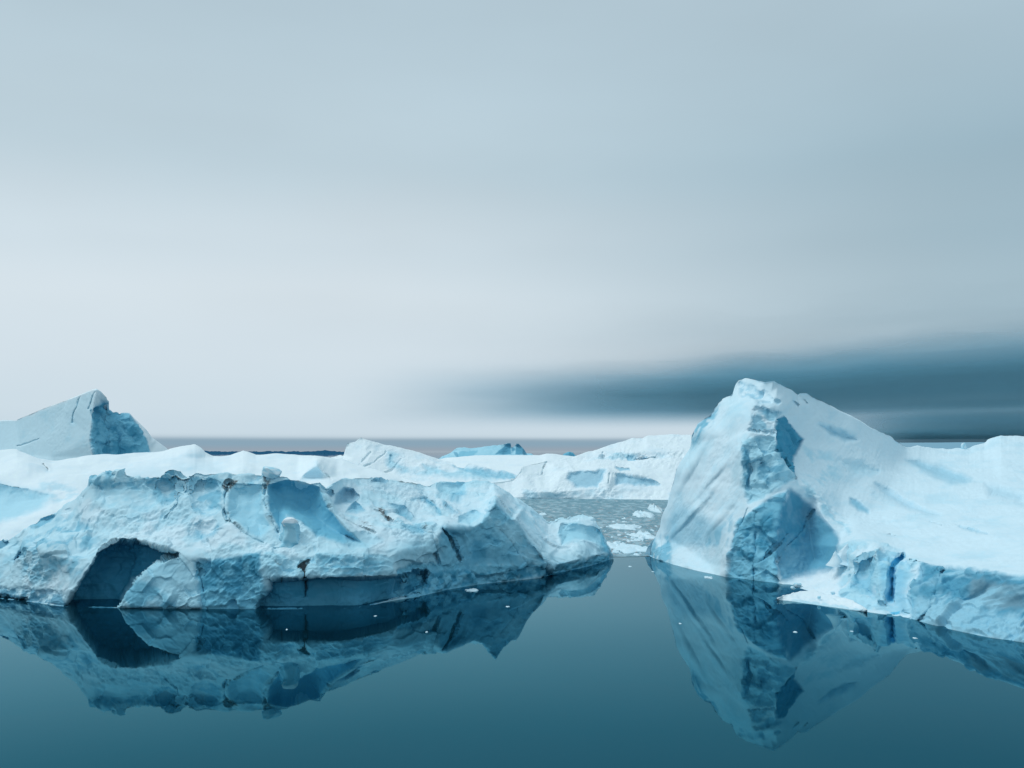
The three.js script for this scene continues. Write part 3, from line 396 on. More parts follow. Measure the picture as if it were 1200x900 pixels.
// ---------------------------------------------------------------- the tall peaked iceberg
{
  const g = new THREE.Group(); g.name = numbered('iceberg'); scene.add(g);
  tag(g, 'tall peaked iceberg with a long white snow slope and a blue notch under its summit', 'iceberg');
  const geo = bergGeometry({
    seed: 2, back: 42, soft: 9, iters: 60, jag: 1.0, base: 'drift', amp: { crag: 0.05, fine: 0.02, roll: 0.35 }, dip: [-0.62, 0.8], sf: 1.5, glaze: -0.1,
    water: [[759, 651], [768, 655], [786, 661], [816, 669], [850, 676], [882, 680], [920, 685], [931, 688], [950, 694], [970, 700], [985, 706], [1000, 712], [1013, 717], [1041, 721], [1072, 727], [1115, 738], [1157, 747], [1200, 753], [1260, 765], [1400, 790], [1520, 800]],
    crest: [[759, 650, 171.6], [761, 641, 171.5], [767, 631, 171], [774, 618, 170.5], [776, 606, 170], [782, 593, 169.5], [786, 572, 169], [792, 551, 168], [799, 540, 167.5], [809, 525, 167], [811, 510, 166], [814, 503, 166], [817, 498, 165.5], [825, 491, 165], [832, 485, 166], [836, 477, 166], [840, 473, 166], [847, 466, 165.5], [857, 462, 165], [861, 452, 166.5], [865, 446, 167], [873, 443, 166], [880, 444, 163.5], [897, 447, 157.5], [907, 446, 156], [913, 449, 156.5], [924, 455, 158], [935, 462, 160], [938, 460, 160], [945, 460, 160.5], [953, 465, 161.5], [973, 475, 163.5], [993, 487, 165], [1007, 493, 166], [1020, 501, 168], [1042, 510, 172], [1058, 522, 178], [1062, 524, 180], [1075, 524, 184], [1093, 526, 187], [1107, 526, 188], [1136, 525, 188], [1142, 522, 189], [1153, 519, 190], [1158, 515, 190], [1173, 511, 190], [1200, 511, 190], [1260, 506, 190], [1350, 520, 190], [1450, 560, 185], [1520, 640, 170]],
    lines: [
      [[851, 674, 142], [855, 650, 142.6], [862, 612, 144.2], [873, 580, 145.8], [869, 556, 147], [868, 530, 148], [878, 505, 150], [880, 490, 151.2], [885, 473, 153.5], [880, 464, 158.5], [877, 456, 162.5]],   // edge between the smooth flank and the broken front
      [[867, 452, 166], [877, 457, 162], [886, 465, 158], [905, 472, 154], [914, 470, 154.6]], [[876, 450, 163.5], [890, 453, 158.6], [910, 464, 155]],
      [[884, 475, 152.2], [904, 480, 152], [918, 484, 153.4]], [[879, 504, 149.4], [907, 507, 149.2], [909, 492, 150.6]],
      [[911, 510, 148.8], [911, 526, 148.4], [915, 540, 147.8], [924, 550, 147.2], [931, 561, 146.6]],                // near edge of the notch
      [[920, 487, 155.5], [928, 498, 156.2], [936, 507, 157], [943, 514, 157], [939, 523, 155.4], [932, 536, 152.6], [930, 550, 149.5], [933, 561, 147]],   // far edge of the notch
      [[931, 562, 146.2], [915, 573, 144.8], [897, 585, 143.5], [885, 598, 142.6]],                               // bright rib
      [[926, 574, 145], [911, 604, 142], [905, 640, 139], [908, 672, 135.5]],
      [[945, 600, 147], [950, 630, 145.5], [955, 655, 143], [945, 672, 138]],                                     // back of the hollow
      [[932, 563, 146.4], [945, 569, 146.5], [960, 580, 146], [958, 592, 145], [966, 606, 142.6], [985, 628, 138]],   // brink of the snow over the hollow
      [[982, 660, 131], [980, 680, 127], [975, 700, 119.8]],
      [[985, 640, 131], [1000, 633, 128.5], [1022, 634, 126], [1045, 642, 124], [1062, 648, 121], [1085, 656, 115], [1105, 664, 111], [1125, 664, 108.6], [1150, 669, 104.5], [1200, 676, 98.5], [1300, 690, 94], [1520, 720, 92]],   // brink of the snow over the water
      [[1000, 700, 116.5], [1003, 660, 121], [1015, 645, 123.5]], [[1028, 700, 113.6], [1028, 645, 119]], [[1062, 715, 110.5], [1066, 660, 115.5]],
      [[1080, 700, 108.6], [1120, 700, 104.6], [1160, 710, 100], [1200, 718, 96]],
      [[985, 600, 147], [1020, 610, 145], [1060, 620, 138], [1120, 630, 127], [1200, 640, 114], [1400, 650, 106]],
      [[960, 520, 159], [1000, 545, 158], [1050, 560, 160], [1100, 570, 156], [1200, 575, 148], [1400, 580, 140]],
      [[955, 555, 152.5], [985, 575, 153]],
    ],
    points: [[820, 600, 157.5], [800, 640, 162], [835, 560, 156.5], [850, 510, 157], [830, 660, 150]],
    regions: [
      { p: [[760, 655], [785, 575], [812, 505], [862, 455], [878, 500], [868, 560], [850, 680]], s: 8, c: 'frost', a: 0.6, mot: 0.1, mf: 0.12, roll: 0.5, crag: 0.1, fine: 0.04, smooth: 2 },
      { p: [[786, 600], [830, 520], [860, 500], [866, 560], [850, 610], [800, 640]], s: 14, c: 'snow', a: 0.45, mot: 0.2, mf: 0.14 },
      { p: [[810, 505], [826, 490], [842, 474], [838, 490], [824, 508], [812, 526]], s: 3, c: 'ice', a: 0.85, mot: 0.25, mf: 0.5, crag: 0.35 },
      { p: [[756, 652], [766, 632], [782, 622], [788, 640], [786, 664]], s: 3, c: 'ice', a: 0.8, mot: 0.2, mf: 0.4, crag: 0.4 },
      { p: [[826, 640], [848, 612], [860, 600], [854, 640], [838, 640]], s: 5, c: 'ice', a: 0.6, mot: 0.12, mf: 0.4 },
      { p: [[785, 600], [800, 590], [850, 620], [840, 640], [780, 640]], s: 8, c: 'ice', a: 0.5, mot: 0.0, mf: 0.3 },
      // snow slope; bluish hollows, part ice, part shade put into the colour
      { p: [[940, 470], [1040, 515], [1200, 515], [1520, 560], [1520, 700], [1200, 670], [1090, 655], [1000, 628], [970, 600], [940, 560]], s: 10, crag: 0.02, fine: 0.045, strat: 0.05, roll: 0.3, smooth: 6 },
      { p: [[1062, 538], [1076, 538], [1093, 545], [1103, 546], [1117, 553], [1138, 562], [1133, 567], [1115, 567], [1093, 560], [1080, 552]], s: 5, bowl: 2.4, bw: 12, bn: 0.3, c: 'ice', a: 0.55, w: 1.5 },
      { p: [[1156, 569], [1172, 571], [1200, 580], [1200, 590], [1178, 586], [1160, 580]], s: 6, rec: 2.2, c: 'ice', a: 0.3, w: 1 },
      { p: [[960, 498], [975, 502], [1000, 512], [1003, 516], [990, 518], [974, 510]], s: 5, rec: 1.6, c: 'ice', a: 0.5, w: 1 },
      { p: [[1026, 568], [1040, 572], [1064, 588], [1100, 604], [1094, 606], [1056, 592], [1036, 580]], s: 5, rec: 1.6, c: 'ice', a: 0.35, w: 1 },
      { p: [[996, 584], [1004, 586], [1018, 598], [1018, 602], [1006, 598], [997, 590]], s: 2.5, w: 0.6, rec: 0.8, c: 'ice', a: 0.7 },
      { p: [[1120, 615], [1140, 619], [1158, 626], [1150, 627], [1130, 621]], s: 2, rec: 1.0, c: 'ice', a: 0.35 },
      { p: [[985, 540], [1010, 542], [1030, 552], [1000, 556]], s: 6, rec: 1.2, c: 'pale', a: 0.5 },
      { p: [[930, 560], [945, 566], [962, 580], [990, 610], [1000, 628], [975, 610], [950, 590]], s: 5, c: 'pale', a: 0.8, mot: 0.15, mf: 0.6, crag: 0.35, fine: 0.1 },
      { p: [[945, 520], [975, 530], [985, 560], [960, 570], [938, 555], [936, 535]], s: 8, c: 'pale', a: 0.7, mot: 0.1 },
      // summit
      { p: [[865, 446], [876, 452], [882, 453], [914, 470], [912, 473], [898, 470], [884, 466], [866, 460]], s: 3.5, w: 3.5, c: 'ice', a: 0.55, mot: 0.2, mf: 0.5, crag: 0.3, flake: 0.4, rec: 0.6 },
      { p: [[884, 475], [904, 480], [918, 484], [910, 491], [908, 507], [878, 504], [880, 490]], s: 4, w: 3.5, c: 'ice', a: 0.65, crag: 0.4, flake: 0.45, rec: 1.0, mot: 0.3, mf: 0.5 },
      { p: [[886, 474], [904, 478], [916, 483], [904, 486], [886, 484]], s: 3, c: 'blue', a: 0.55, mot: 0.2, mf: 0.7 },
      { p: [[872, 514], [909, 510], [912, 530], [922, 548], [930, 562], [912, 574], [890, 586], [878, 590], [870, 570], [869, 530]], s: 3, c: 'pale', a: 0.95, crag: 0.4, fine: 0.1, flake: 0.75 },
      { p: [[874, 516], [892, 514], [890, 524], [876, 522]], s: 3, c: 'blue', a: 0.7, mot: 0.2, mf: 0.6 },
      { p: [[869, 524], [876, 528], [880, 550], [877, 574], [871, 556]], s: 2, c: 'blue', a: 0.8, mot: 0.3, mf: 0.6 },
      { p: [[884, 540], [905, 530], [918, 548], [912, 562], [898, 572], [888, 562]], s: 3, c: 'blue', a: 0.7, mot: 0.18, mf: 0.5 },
      { p: [[911, 491], [919, 487], [928, 498], [936, 507], [943, 514], [939, 523], [932, 536], [928, 550], [931, 561], [921, 548], [914, 537], [910, 526], [911, 510], [909, 502]], s: 1.5, w: 0.8, c: 'blue', a: 1, crag: 0.4, flake: 0.6, fine: 0.1 },  // blue ice; shade of the face turned from the light is in the colour
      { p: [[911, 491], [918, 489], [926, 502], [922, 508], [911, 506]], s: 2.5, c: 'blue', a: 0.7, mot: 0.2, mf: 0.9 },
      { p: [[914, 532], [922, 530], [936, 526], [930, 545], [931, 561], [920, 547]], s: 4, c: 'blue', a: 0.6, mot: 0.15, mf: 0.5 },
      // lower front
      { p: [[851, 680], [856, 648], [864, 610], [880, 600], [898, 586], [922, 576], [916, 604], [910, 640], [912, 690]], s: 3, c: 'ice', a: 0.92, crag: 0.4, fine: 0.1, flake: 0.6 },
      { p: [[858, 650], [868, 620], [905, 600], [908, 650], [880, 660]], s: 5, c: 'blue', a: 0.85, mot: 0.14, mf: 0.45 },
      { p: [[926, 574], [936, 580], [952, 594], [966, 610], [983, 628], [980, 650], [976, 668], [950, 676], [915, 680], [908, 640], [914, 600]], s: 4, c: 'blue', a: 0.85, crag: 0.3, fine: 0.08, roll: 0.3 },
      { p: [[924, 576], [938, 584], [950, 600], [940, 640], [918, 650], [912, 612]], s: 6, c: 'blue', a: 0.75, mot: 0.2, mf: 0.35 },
      { p: [[960, 606], [980, 628], [978, 660], [950, 672], [944, 640]], s: 8, c: 'ice', a: 0.6, crag: 0.05, fine: 0.04 },
      { p: [[930, 676], [960, 668], [985, 668], [990, 712], [960, 706], [940, 694]], s: 6, c: 'snow', a: 0.8, fine: 0.12, crag: 0.25 },
      // broken lump with the crevice
      { p: [[980, 640], [1000, 632], [1040, 640], [1075, 655], [1078, 720], [985, 712]], s: 4, c: 'pale', a: 0.8, mot: 0.3, crag: 0.4, flake: 0.5, fine: 0.06, roll: 0.3 },
      { p: [[996, 690], [998, 664], [1006, 652], [1022, 647], [1024, 700]], s: 4, bowl: 2.4, bw: 13, c: 'ice', a: 0.55, w: 1, bn: 0.4 },
      { p: [[1024, 644], [1030, 640], [1041, 652], [1042, 668], [1038, 705], [1026, 704]], s: 2, rec: -0.9, c: 'pale', a: 0.7 },
      { p: [[1042, 664], [1046, 659], [1055, 650], [1059, 647], [1057, 655], [1049, 664], [1046, 672], [1048, 686], [1045, 703], [1041, 703], [1043, 686], [1041, 674]], s: 1.6, rec: 1.6, c: 'azure', a: 1, w: 0.8, flake: 0, crag: 0, fine: 0.02 },
      { p: [[1030, 650], [1058, 648], [1062, 680], [1054, 706], [1034, 704]], s: 8, c: 'azure', a: 0.4, mot: 0.3, mf: 0.4, flake: 0.25 },
      { p: [[1042, 714], [1056, 712], [1056, 718], [1046, 719]], s: 1.6, c: 'azure', a: 0.9 },
      // banded wall
      { p: [[1078, 658], [1105, 664], [1125, 664], [1150, 670], [1200, 677], [1520, 722], [1520, 810], [1200, 756], [1115, 740], [1066, 728], [1070, 690]], s: 3, c: 'ice', a: 0.72, strat: 0.35, crag: 0.3, fine: 0.1, flake: 0.6 },
      { p: [[1082, 660], [1160, 674], [1200, 680], [1520, 725], [1520, 790], [1200, 725], [1130, 720], [1076, 700]], s: 6, c: 'blue', a: 0.85, band: 0.02 },
      { p: [[1140, 678], [1200, 690], [1200, 712], [1160, 716], [1136, 700]], s: 5, c: 'grit', a: 0.45, band: 0.05 },
    ],
    bumps: [[836, 556, 50, 7, 0.9, -52], [820, 590, 50, 7, 0.8, -50], [846, 604, 40, 6, 0.7, -52], [812, 545, 45, 7, 0.8, -58], [800, 612, 40, 6, 0.6, -50], [1010, 650, 24, 22, 1.2], [990, 690, 14, 14, 0.6], [1140, 690, 30, 14, 1.0, -30], [1100, 690, 22, 16, 0.8, -30]],
    grooves: [
      { p: [[1040, 626], [1049, 628]], w: 0.8, d: 0.9 }, { p: [[1012, 641], [1019, 644]], w: 0.8, d: 0.7 }, { p: [[1090, 612], [1104, 617]], w: 0.8, d: 0.8 }, { p: [[930, 470], [936, 475]], w: 0.9, d: 0.8 }, { p: [[941, 467], [946, 472]], w: 1, d: 0.9 }, { p: [[1064, 655], [1080, 658]], w: 0.8, d: 0.6 }, { p: [[886, 602], [885, 640], [883, 680]], w: 1.1, d: 1.3 }, { p: [[876, 596], [868, 616], [860, 636]], w: 1.0, d: 0.8 },
      { p: [[922, 626], [915, 636], [902, 648], [888, 662]], w: 1.2, d: 0.9 }, { p: [[952, 598], [940, 622], [924, 638], [908, 660]], w: 1.1, d: 0.7 }, { p: [[902, 606], [895, 618]], w: 0.9, d: 0.7 },
      { p: [[914, 536], [921, 547], [932, 562]], w: 1.8, d: 2.6 }, { p: [[911, 528], [900, 538], [890, 544]], w: 1.0, d: 0.7 }, { p: [[878, 530], [879, 552], [876, 572]], w: 1.1, d: 0.8 },
      { p: [[878, 504], [890, 505], [906, 507]], w: 0.9, d: 0.6 }, { p: [[1104, 668], [1098, 690], [1092, 712], [1076, 726]], w: 1.3, d: 0.9 }, { p: [[1056, 652], [1046, 668], [1046, 700]], w: 1.2, d: 1.0 },
    ],
  });
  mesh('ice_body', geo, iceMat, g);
  block(g, 'ice_fin', 1130, 526, 186.5, 1.2, 2.6, 0.8, 41, 'pale', [0, 0, 0.25], 0.7);
  for (const [px, py, D, h, r, sd, lean] of [[979, 654, 128.4, 2.2, 1.2, 42, -0.05], [991, 648, 128.4, 2.9, 1.9, 43, -0.2]]) {
    const c = new THREE.ConeGeometry(r, h, 9, 10), p = c.attributes.position, col = new Float32Array(p.count * 3);
    for (let i = 0; i < p.count; i++) { const x = p.getX(i), y = p.getY(i), z = p.getZ(i), f = 1 + 0.4 * fbm(x * 0.7 + sd, y * 0.6, z * 0.7, 3) + 0.5 * facet(x * 0.8 + sd, y * 0.8, z * 0.8), t = sst(0, 0.3, fbm(x + sd, y, z, 3)); p.setXYZ(i, x * f + 0.12 * h * (y / h) ** 2, y, z * f); for (let e = 0; e < 3; e++) col[i * 3 + e] = lerp(COL.drift[e], COL.pale[e], t * 0.6); }
    c.setAttribute('color', new THREE.BufferAttribute(col, 3)); c.computeVertexNormals(); const m = mesh('ice_spire', c, iceMat, g); m.position.set(...put(px, py, D)); m.rotation.set(0, sd, lean);
  }
  for (const [px, py, w] of [[935, 686, 1.1], [929, 689, 0.7], [976, 695, 0.6], [960, 700, 0.6]]) block(g, 'ice_block', px, py, waterD(py + 6) , w, w * 0.7, w, 50 + Math.round(px), 'pale', [0, px, 0], 0.4, 8);
  // low ice foot in front of the lump
  const foot = bergGeometry({
    seed: 6, back: 3.2, backRows: 8, step: 0.7, soft: 3, iters: 4, jag: 1.6, amp: { crag: 0.22, fine: 0.12, roll: 0.1 },
    water: [[911, 703], [925, 704.5], [945, 707.5], [985, 713.2], [1008, 716.5], [1016, 717]],
    crest: [[911, 702, 119.2], [918, 697.5, 120.2], [936, 693.5, 123.2], [955, 692, 124], [975, 697, 120.4], [1000, 704, 115.6], [1010, 709, 112.4], [1016, 716, 110]],
    lines: [[[914, 701.6, 120.2], [945, 705, 117.9], [985, 711.6, 113.6], [1008, 715.4, 111.4]]],
    regions: [{ p: [[911, 703], [945, 704], [985, 710], [1030, 718], [1030, 724], [940, 712], [905, 706]], s: 1.2, c: 'pale', a: 0.6 }],
  });
  mesh('ice_foot', foot, iceMat, g);
}
// ---------------------------------------------------------------- the rounded snow ridge behind the cave iceberg
{
  const geo = bergGeometry({
    seed: 3, back: 40, soft: 14, iters: 60, jag: 0.3, step: 1, amp: { crag: 0.02, fine: 0.03, roll: 0.5 }, baseD: 150, glaze: -0.2,
    crest: [[-260, 545, 195], [-100, 532, 195], [0, 527, 195], [20, 526, 195], [34, 531, 195], [45, 536, 195], [60, 538.5, 197], [90, 535, 200], [115, 532, 203], [150, 531, 205], [173, 529, 206], [195, 527, 206], [212, 524, 206], [228, 522, 206], [240, 531, 206], [250, 534, 206], [270, 532, 206], [285, 527, 206], [290, 529, 206], [300, 533, 207], [320, 532, 208], [345, 532, 208], [375, 535, 208], [402, 538, 208], [470, 560, 205], [560, 585, 190]],
    lines: [[[-260, 590, 172], [0, 560, 178], [60, 560, 180], [150, 556, 186], [260, 556, 190], [340, 556, 192], [420, 562, 195]], [[-260, 620, 160], [0, 612, 160], [60, 600, 163], [100, 590, 168]], [[350, 562, 189], [372, 541, 191], [386, 562, 190]]],
    regions: [
      { p: [[-120, 560], [0, 566], [30, 572], [60, 580], [50, 594], [0, 612], [-120, 630]], s: 6, bowl: 5, bw: 26, c: 'pale', a: 0.9, w: 2 },
      { p: [[350, 562], [372, 541], [378, 562]], s: 2, c: 'pale', a: 0.35 },
      { p: [[120, 556], [200, 540], [300, 548], [280, 566], [120, 570]], s: 10, c: 'pale', a: 0.25, mot: 0.1, mf: 0.1 },
      { p: [[45, 565], [80, 568], [95, 580], [70, 590], [50, 580]], s: 4, c: 'pale', a: 0.5, mot: 0.2, crag: 0.3 },
    ],
    grooves: [{ p: [[47, 538], [52, 546], [57, 552]], w: 1.0, d: 1.6 }, { p: [[372, 541], [380, 552], [388, 563]], w: 1.2, d: 0.8 }],
    bumps: [[290, 545, 40, 14, 3], [220, 530, 40, 10, 2], [30, 545, 36, 20, 3]],
  });
  tag(mesh('iceberg', geo, iceMat), 'smooth white snow ridge behind the iceberg with the cave', 'iceberg');
}
// ---------------------------------------------------------------- the wedge-shaped peak over the ridge
{
  const geo = bergGeometry({
    seed: 4, back: 40, soft: 5, iters: 20, jag: 0.5, step: 0.7, scale: 1.6, amp: { crag: 0.03, fine: 0.03, roll: 0.25 }, baseD: 290, glaze: -0.2,
    crest: [[-220, 520, 360], [-80, 500, 345], [0, 493, 330], [18, 493, 326], [24, 490, 322], [55, 477, 316], [92, 464, 306], [108, 457, 301], [113, 456, 300], [118, 459, 301], [125, 466, 303], [126.4, 470, 305], [127, 480, 309], [139, 483.5, 311], [152, 484, 313], [161, 493, 315], [172, 504, 317], [178, 513, 318], [195, 525, 320], [215, 545, 320]],
    lines: [[[113, 458, 298], [110, 477, 297], [107, 495, 296], [105, 519, 295], [112, 535, 293.5]], [[128, 484, 306], [126, 500, 304], [124, 530, 302]], [[153, 488, 309], [160, 500, 309], [170, 514, 309], [175, 530, 308]], [[110, 484, 300], [119, 471, 302.5], [126, 471, 304]], [[0, 530, 322], [60, 535, 306]]],
    regions: [
      { p: [[-220, 500], [0, 494], [24, 491], [92, 465], [112, 458], [105, 519], [112, 540], [-220, 560]], s: 3, c: 'frost', a: 0.7, roll: 0.15 },
      { p: [[108, 482], [118, 471], [126, 470], [127, 480], [139, 483], [151, 484], [161, 496], [171, 514], [176, 532], [112, 540], [105, 519], [107, 497]], s: 1.2, w: 0.8, c: 'ice', a: 0.95, crag: 0.4, fine: 0.15, flake: 0.6 },  // broken ice, its colour darkened as the shaded side away from the light
      { p: [[110, 490], [126, 482], [150, 486], [166, 512], [170, 532], [112, 536]], s: 4, c: 'blue', a: 0.8, mot: 0.1, mf: 0.35 },
      { p: [[118, 470], [126, 470], [126, 482], [116, 488], [110, 488]], s: 2, c: 'blue', a: 0.5, rec: 1.5 },
    ],
    grooves: [{ p: [[94, 465], [91, 475], [86, 485], [85, 495]], w: 0.9, d: 1.2 }, { p: [[112, 459], [107, 470], [104, 479]], w: 1.0, d: 1.4 }, { p: [[20, 523], [34, 519], [46, 514]], w: 0.8, d: 1.0 }],
  });
  tag(mesh('iceberg', geo, iceMat), 'wedge-shaped pale blue peak with a darker broken face rising over the snow ridge', 'iceberg');
}
// ---------------------------------------------------------------- the white iceberg with the pointed end
{
  const geo = bergGeometry({
    seed: 5, back: 50, soft: 8, iters: 30, jag: 0.8, step: 0.7, scale: 2.2, amp: { crag: 0.12, fine: 0.04, roll: 0.3 }, baseD: 400, glaze: -0.15,
    crest: [[300, 545, 470], [360, 539, 460], [387, 536, 450], [399, 532, 446], [402, 534, 446], [407, 519.5, 442], [416, 517, 442], [423, 512.5, 441], [432, 516, 441], [449, 522, 442], [470, 525, 443], [485, 528, 444], [507, 534, 445], [530, 541, 446], [533, 546, 440], [543, 549, 438], [549, 543, 440], [569, 548, 440], [592, 552, 438], [607, 556, 434], [612, 574, 412]],
    lines: [[[402, 550, 430], [440, 556, 424], [480, 562, 420], [520, 566, 416], [560, 570, 412], [607, 574, 408]], [[404, 538, 435], [430, 535, 431], [470, 542, 431], [500, 550, 428], [530, 558, 424]]],
    regions: [
      { p: [[455, 530], [500, 536], [530, 545], [600, 553], [608, 562], [560, 562], [520, 560], [470, 552], [452, 545]], s: 4, c: 'pale', a: 0.8, mot: 0.2, mf: 0.12, crag: 0.4 },
      { p: [[530, 546], [545, 550], [570, 549], [606, 557], [606, 562], [560, 558]], s: 2, c: 'ice', a: 0.6, rec: 1.5 },
      { p: [[495, 544], [512, 548], [515, 556], [500, 554]], s: 3, c: 'pale', a: 0.8, rec: 2 },
    ],
    grooves: [{ p: [[452, 530], [440, 540], [424, 548]], w: 1.2, d: 1.4 }, { p: [[458, 534], [458, 541]], w: 1, d: 2.5 }, { p: [[470, 538], [460, 550], [446, 556]], w: 1.2, d: 1 }, { p: [[434, 530], [420, 545]], w: 1.4, d: 1 }],
  });
  tag(mesh('iceberg', geo, iceMat), 'white iceberg whose sharp prow rises behind the snow ridge and tapers towards the open water', 'iceberg');
}
// ---------------------------------------------------------------- the white tabular iceberg across the bay
{
  const geo = bergGeometry({
    seed: 7, back: 60, soft: 5, iters: 16, jag: 0.6, step: 0.7, scale: 2, amp: { crag: 0.18, fine: 0.08, roll: 0.4 }, glaze: -0.22,
    water: [[520, 583], [612, 585], [640, 584.5], [700, 585], [785, 586], [1000, 587]],
    crest: [[520, 576, 384], [560, 568, 386], [600, 562, 390], [609, 553, 393], [612, 547, 398], [625, 543, 403], [640, 540, 408], [655, 537, 412], [670, 535, 416], [685, 531, 420], [700, 527, 425], [715, 522, 430], [730, 516, 432], [742, 513, 434], [752, 514, 434], [759, 510, 436], [775, 510, 436], [810, 510.5, 436], [1000, 512, 436]],
    lines: [
      [[612, 578, 380], [670, 575, 380], [701, 572, 381], [745, 570, 382], [785, 572, 382], [1000, 574, 380]],
      [[660, 555, 390], [672, 552, 390.5], [712, 551, 390], [735, 555, 389], [767, 563, 386], [800, 566, 386]],
      [[675, 549, 397], [715, 546, 400], [760, 552, 398], [800, 556, 396], [1000, 556, 396]],
      [[684, 537, 414], [705, 538, 412], [740, 538, 411], [790, 536, 412], [1000, 536, 412]],
      [[700, 531, 417], [740, 529, 415], [790, 529, 416], [1000, 530, 416]],
    ],
    regions: [
      { p: [[668, 554], [680, 552], [711, 551], [706, 562], [700, 570], [676, 571], [664, 562]], s: 2.5, c: 'ice', a: 0.62, crag: 0.3, rec: 2.5 },
      { p: [[722, 556], [733, 555.5], [767, 563], [773, 568], [745, 569], [721, 568]], s: 2.5, c: 'ice', a: 0.62, crag: 0.3, rec: 2.5 },
      { p: [[700, 532], [730, 529], [760, 531], [800, 530], [800, 536], [757, 538], [700, 538]], s: 2, c: 'pale', a: 0.8, mot: 0.15, mf: 0.15, crag: 0.8 },
      { p: [[735, 533], [760, 535], [758, 538], [736, 538]], s: 1, c: 'azure', a: 0.45, mot: 0.12, mf: 0.3, rec: 1 },
      { p: [[722, 547], [738, 549], [738, 552], [726, 551]], s: 1.2, c: 'ice', a: 0.7, rec: 2 },
      { p: [[612, 574], [800, 572], [800, 586], [612, 585]], s: 2, c: 'pale', a: 0.5, mot: 0.05, mf: 0.2, crag: 0.5, fine: 0.15 },
    ],
    grooves: [{ p: [[640, 541], [637, 548], [635, 555]], w: 0.9, d: 2 }, { p: [[706, 530], [706, 537]], w: 0.8, d: 2.5 }, { p: [[777, 521], [777, 535]], w: 0.6, d: 1.2 }, { p: [[745, 537.5], [758, 537.5], [768, 536]], w: 0.7, d: 2.5 }, { p: [[714, 555], [713, 566]], w: 1, d: 2 }],
    bumps: [[713, 562, 9, 13, 3]],
  });
  tag(mesh('iceberg', geo, iceMat), 'long white iceberg with pale blue faces across the grey slushy water', 'iceberg');
}
{
  const flat = bergGeometry({ seed: 8, back: 80, soft: 5, iters: 10, jag: 0.3, step: 1, scale: 3, amp: { crag: 0.05, fine: 0.03, roll: 0.3 }, baseD: 600, glaze: -0.3,
    crest: [[470, 545, 700], [525, 536, 720], [552, 533, 720], [610, 533, 720], [632, 533, 720], [640, 531, 720], [649, 532, 720], [661, 534, 720], [673, 535, 720], [720, 545, 700]], lines: [[[500, 552, 640], [640, 550, 640], [720, 554, 640]]] });
  tag(mesh('iceberg', flat, iceMat), 'flat plain white ice field between the prowed iceberg and the blue-faced one', 'iceberg');
  const far = bergGeometry({ seed: 9, back: 80, soft: 3, iters: 6, jag: 0.3, step: 0.6, scale: 4, amp: { crag: 0.25, fine: 0.06, roll: 0.2 }, baseD: 980, base: 'pale',
    crest: [[508, 541, 1010], [520, 534, 1020], [529, 530, 1020], [536, 525, 1015], [556, 524, 1015], [575, 523, 1015], [587, 521, 1013], [595, 519, 1012], [598.5, 519.5, 1012], [599.5, 524, 1018], [602, 523, 1018], [605, 520, 1013], [608, 520, 1013], [613, 525, 1018], [617, 531, 1020], [623, 531, 1020], [632, 538, 1015]],
    lines: [[[535, 535, 990], [580, 535, 988], [598, 535, 985], [620, 537, 992]], [[540, 528, 1006], [575, 527, 1004]]],
    regions: [{ p: [[580, 533], [595, 519], [598.5, 519], [599, 533]], s: 0.8, w: 0.5, c: 'blue', a: 0.85 }, { p: [[604, 533], [605, 519], [608, 519], [614, 526], [618, 533]], s: 0.8, w: 0.5, c: 'blue', a: 0.85 }, { p: [[599, 533], [600, 523], [605, 523], [605, 533]], s: 0.8, w: 0.5, c: 'blue', a: 0.9, mot: 0.1, mf: 0.2 }, { p: [[538, 529], [560, 528], [556, 534], [536, 536]], s: 1, c: 'ice', a: 0.7 }, { p: [[532, 530], [536, 530], [537, 536], [535, 536]], s: 0.6, c: 'blue', a: 0.7 }] });
  tag(mesh('iceberg', far, iceMat), 'small distant iceberg with a flat top and two dark blue cliff faces', 'iceberg');
  const tiny = bergGeometry({ seed: 10, back: 60, soft: 2, iters: 4, jag: 0.3, step: 0.5, scale: 4, amp: { crag: 0.25, fine: 0.06, roll: 0.2 }, baseD: 1400, base: 'ice', crest: [[655, 537, 1430], [661, 532, 1430], [667, 529.5, 1430], [671, 530, 1430], [675, 534, 1430], [680, 538, 1430]], regions: [{ p: [[663, 532], [672, 531], [676, 538], [660, 538]], s: 1, c: 'blue', a: 0.7 }] });
  tag(mesh('iceberg', tiny, iceMat), 'tiny blue iceberg on the horizon beside the sloping white shoulder', 'iceberg');
}
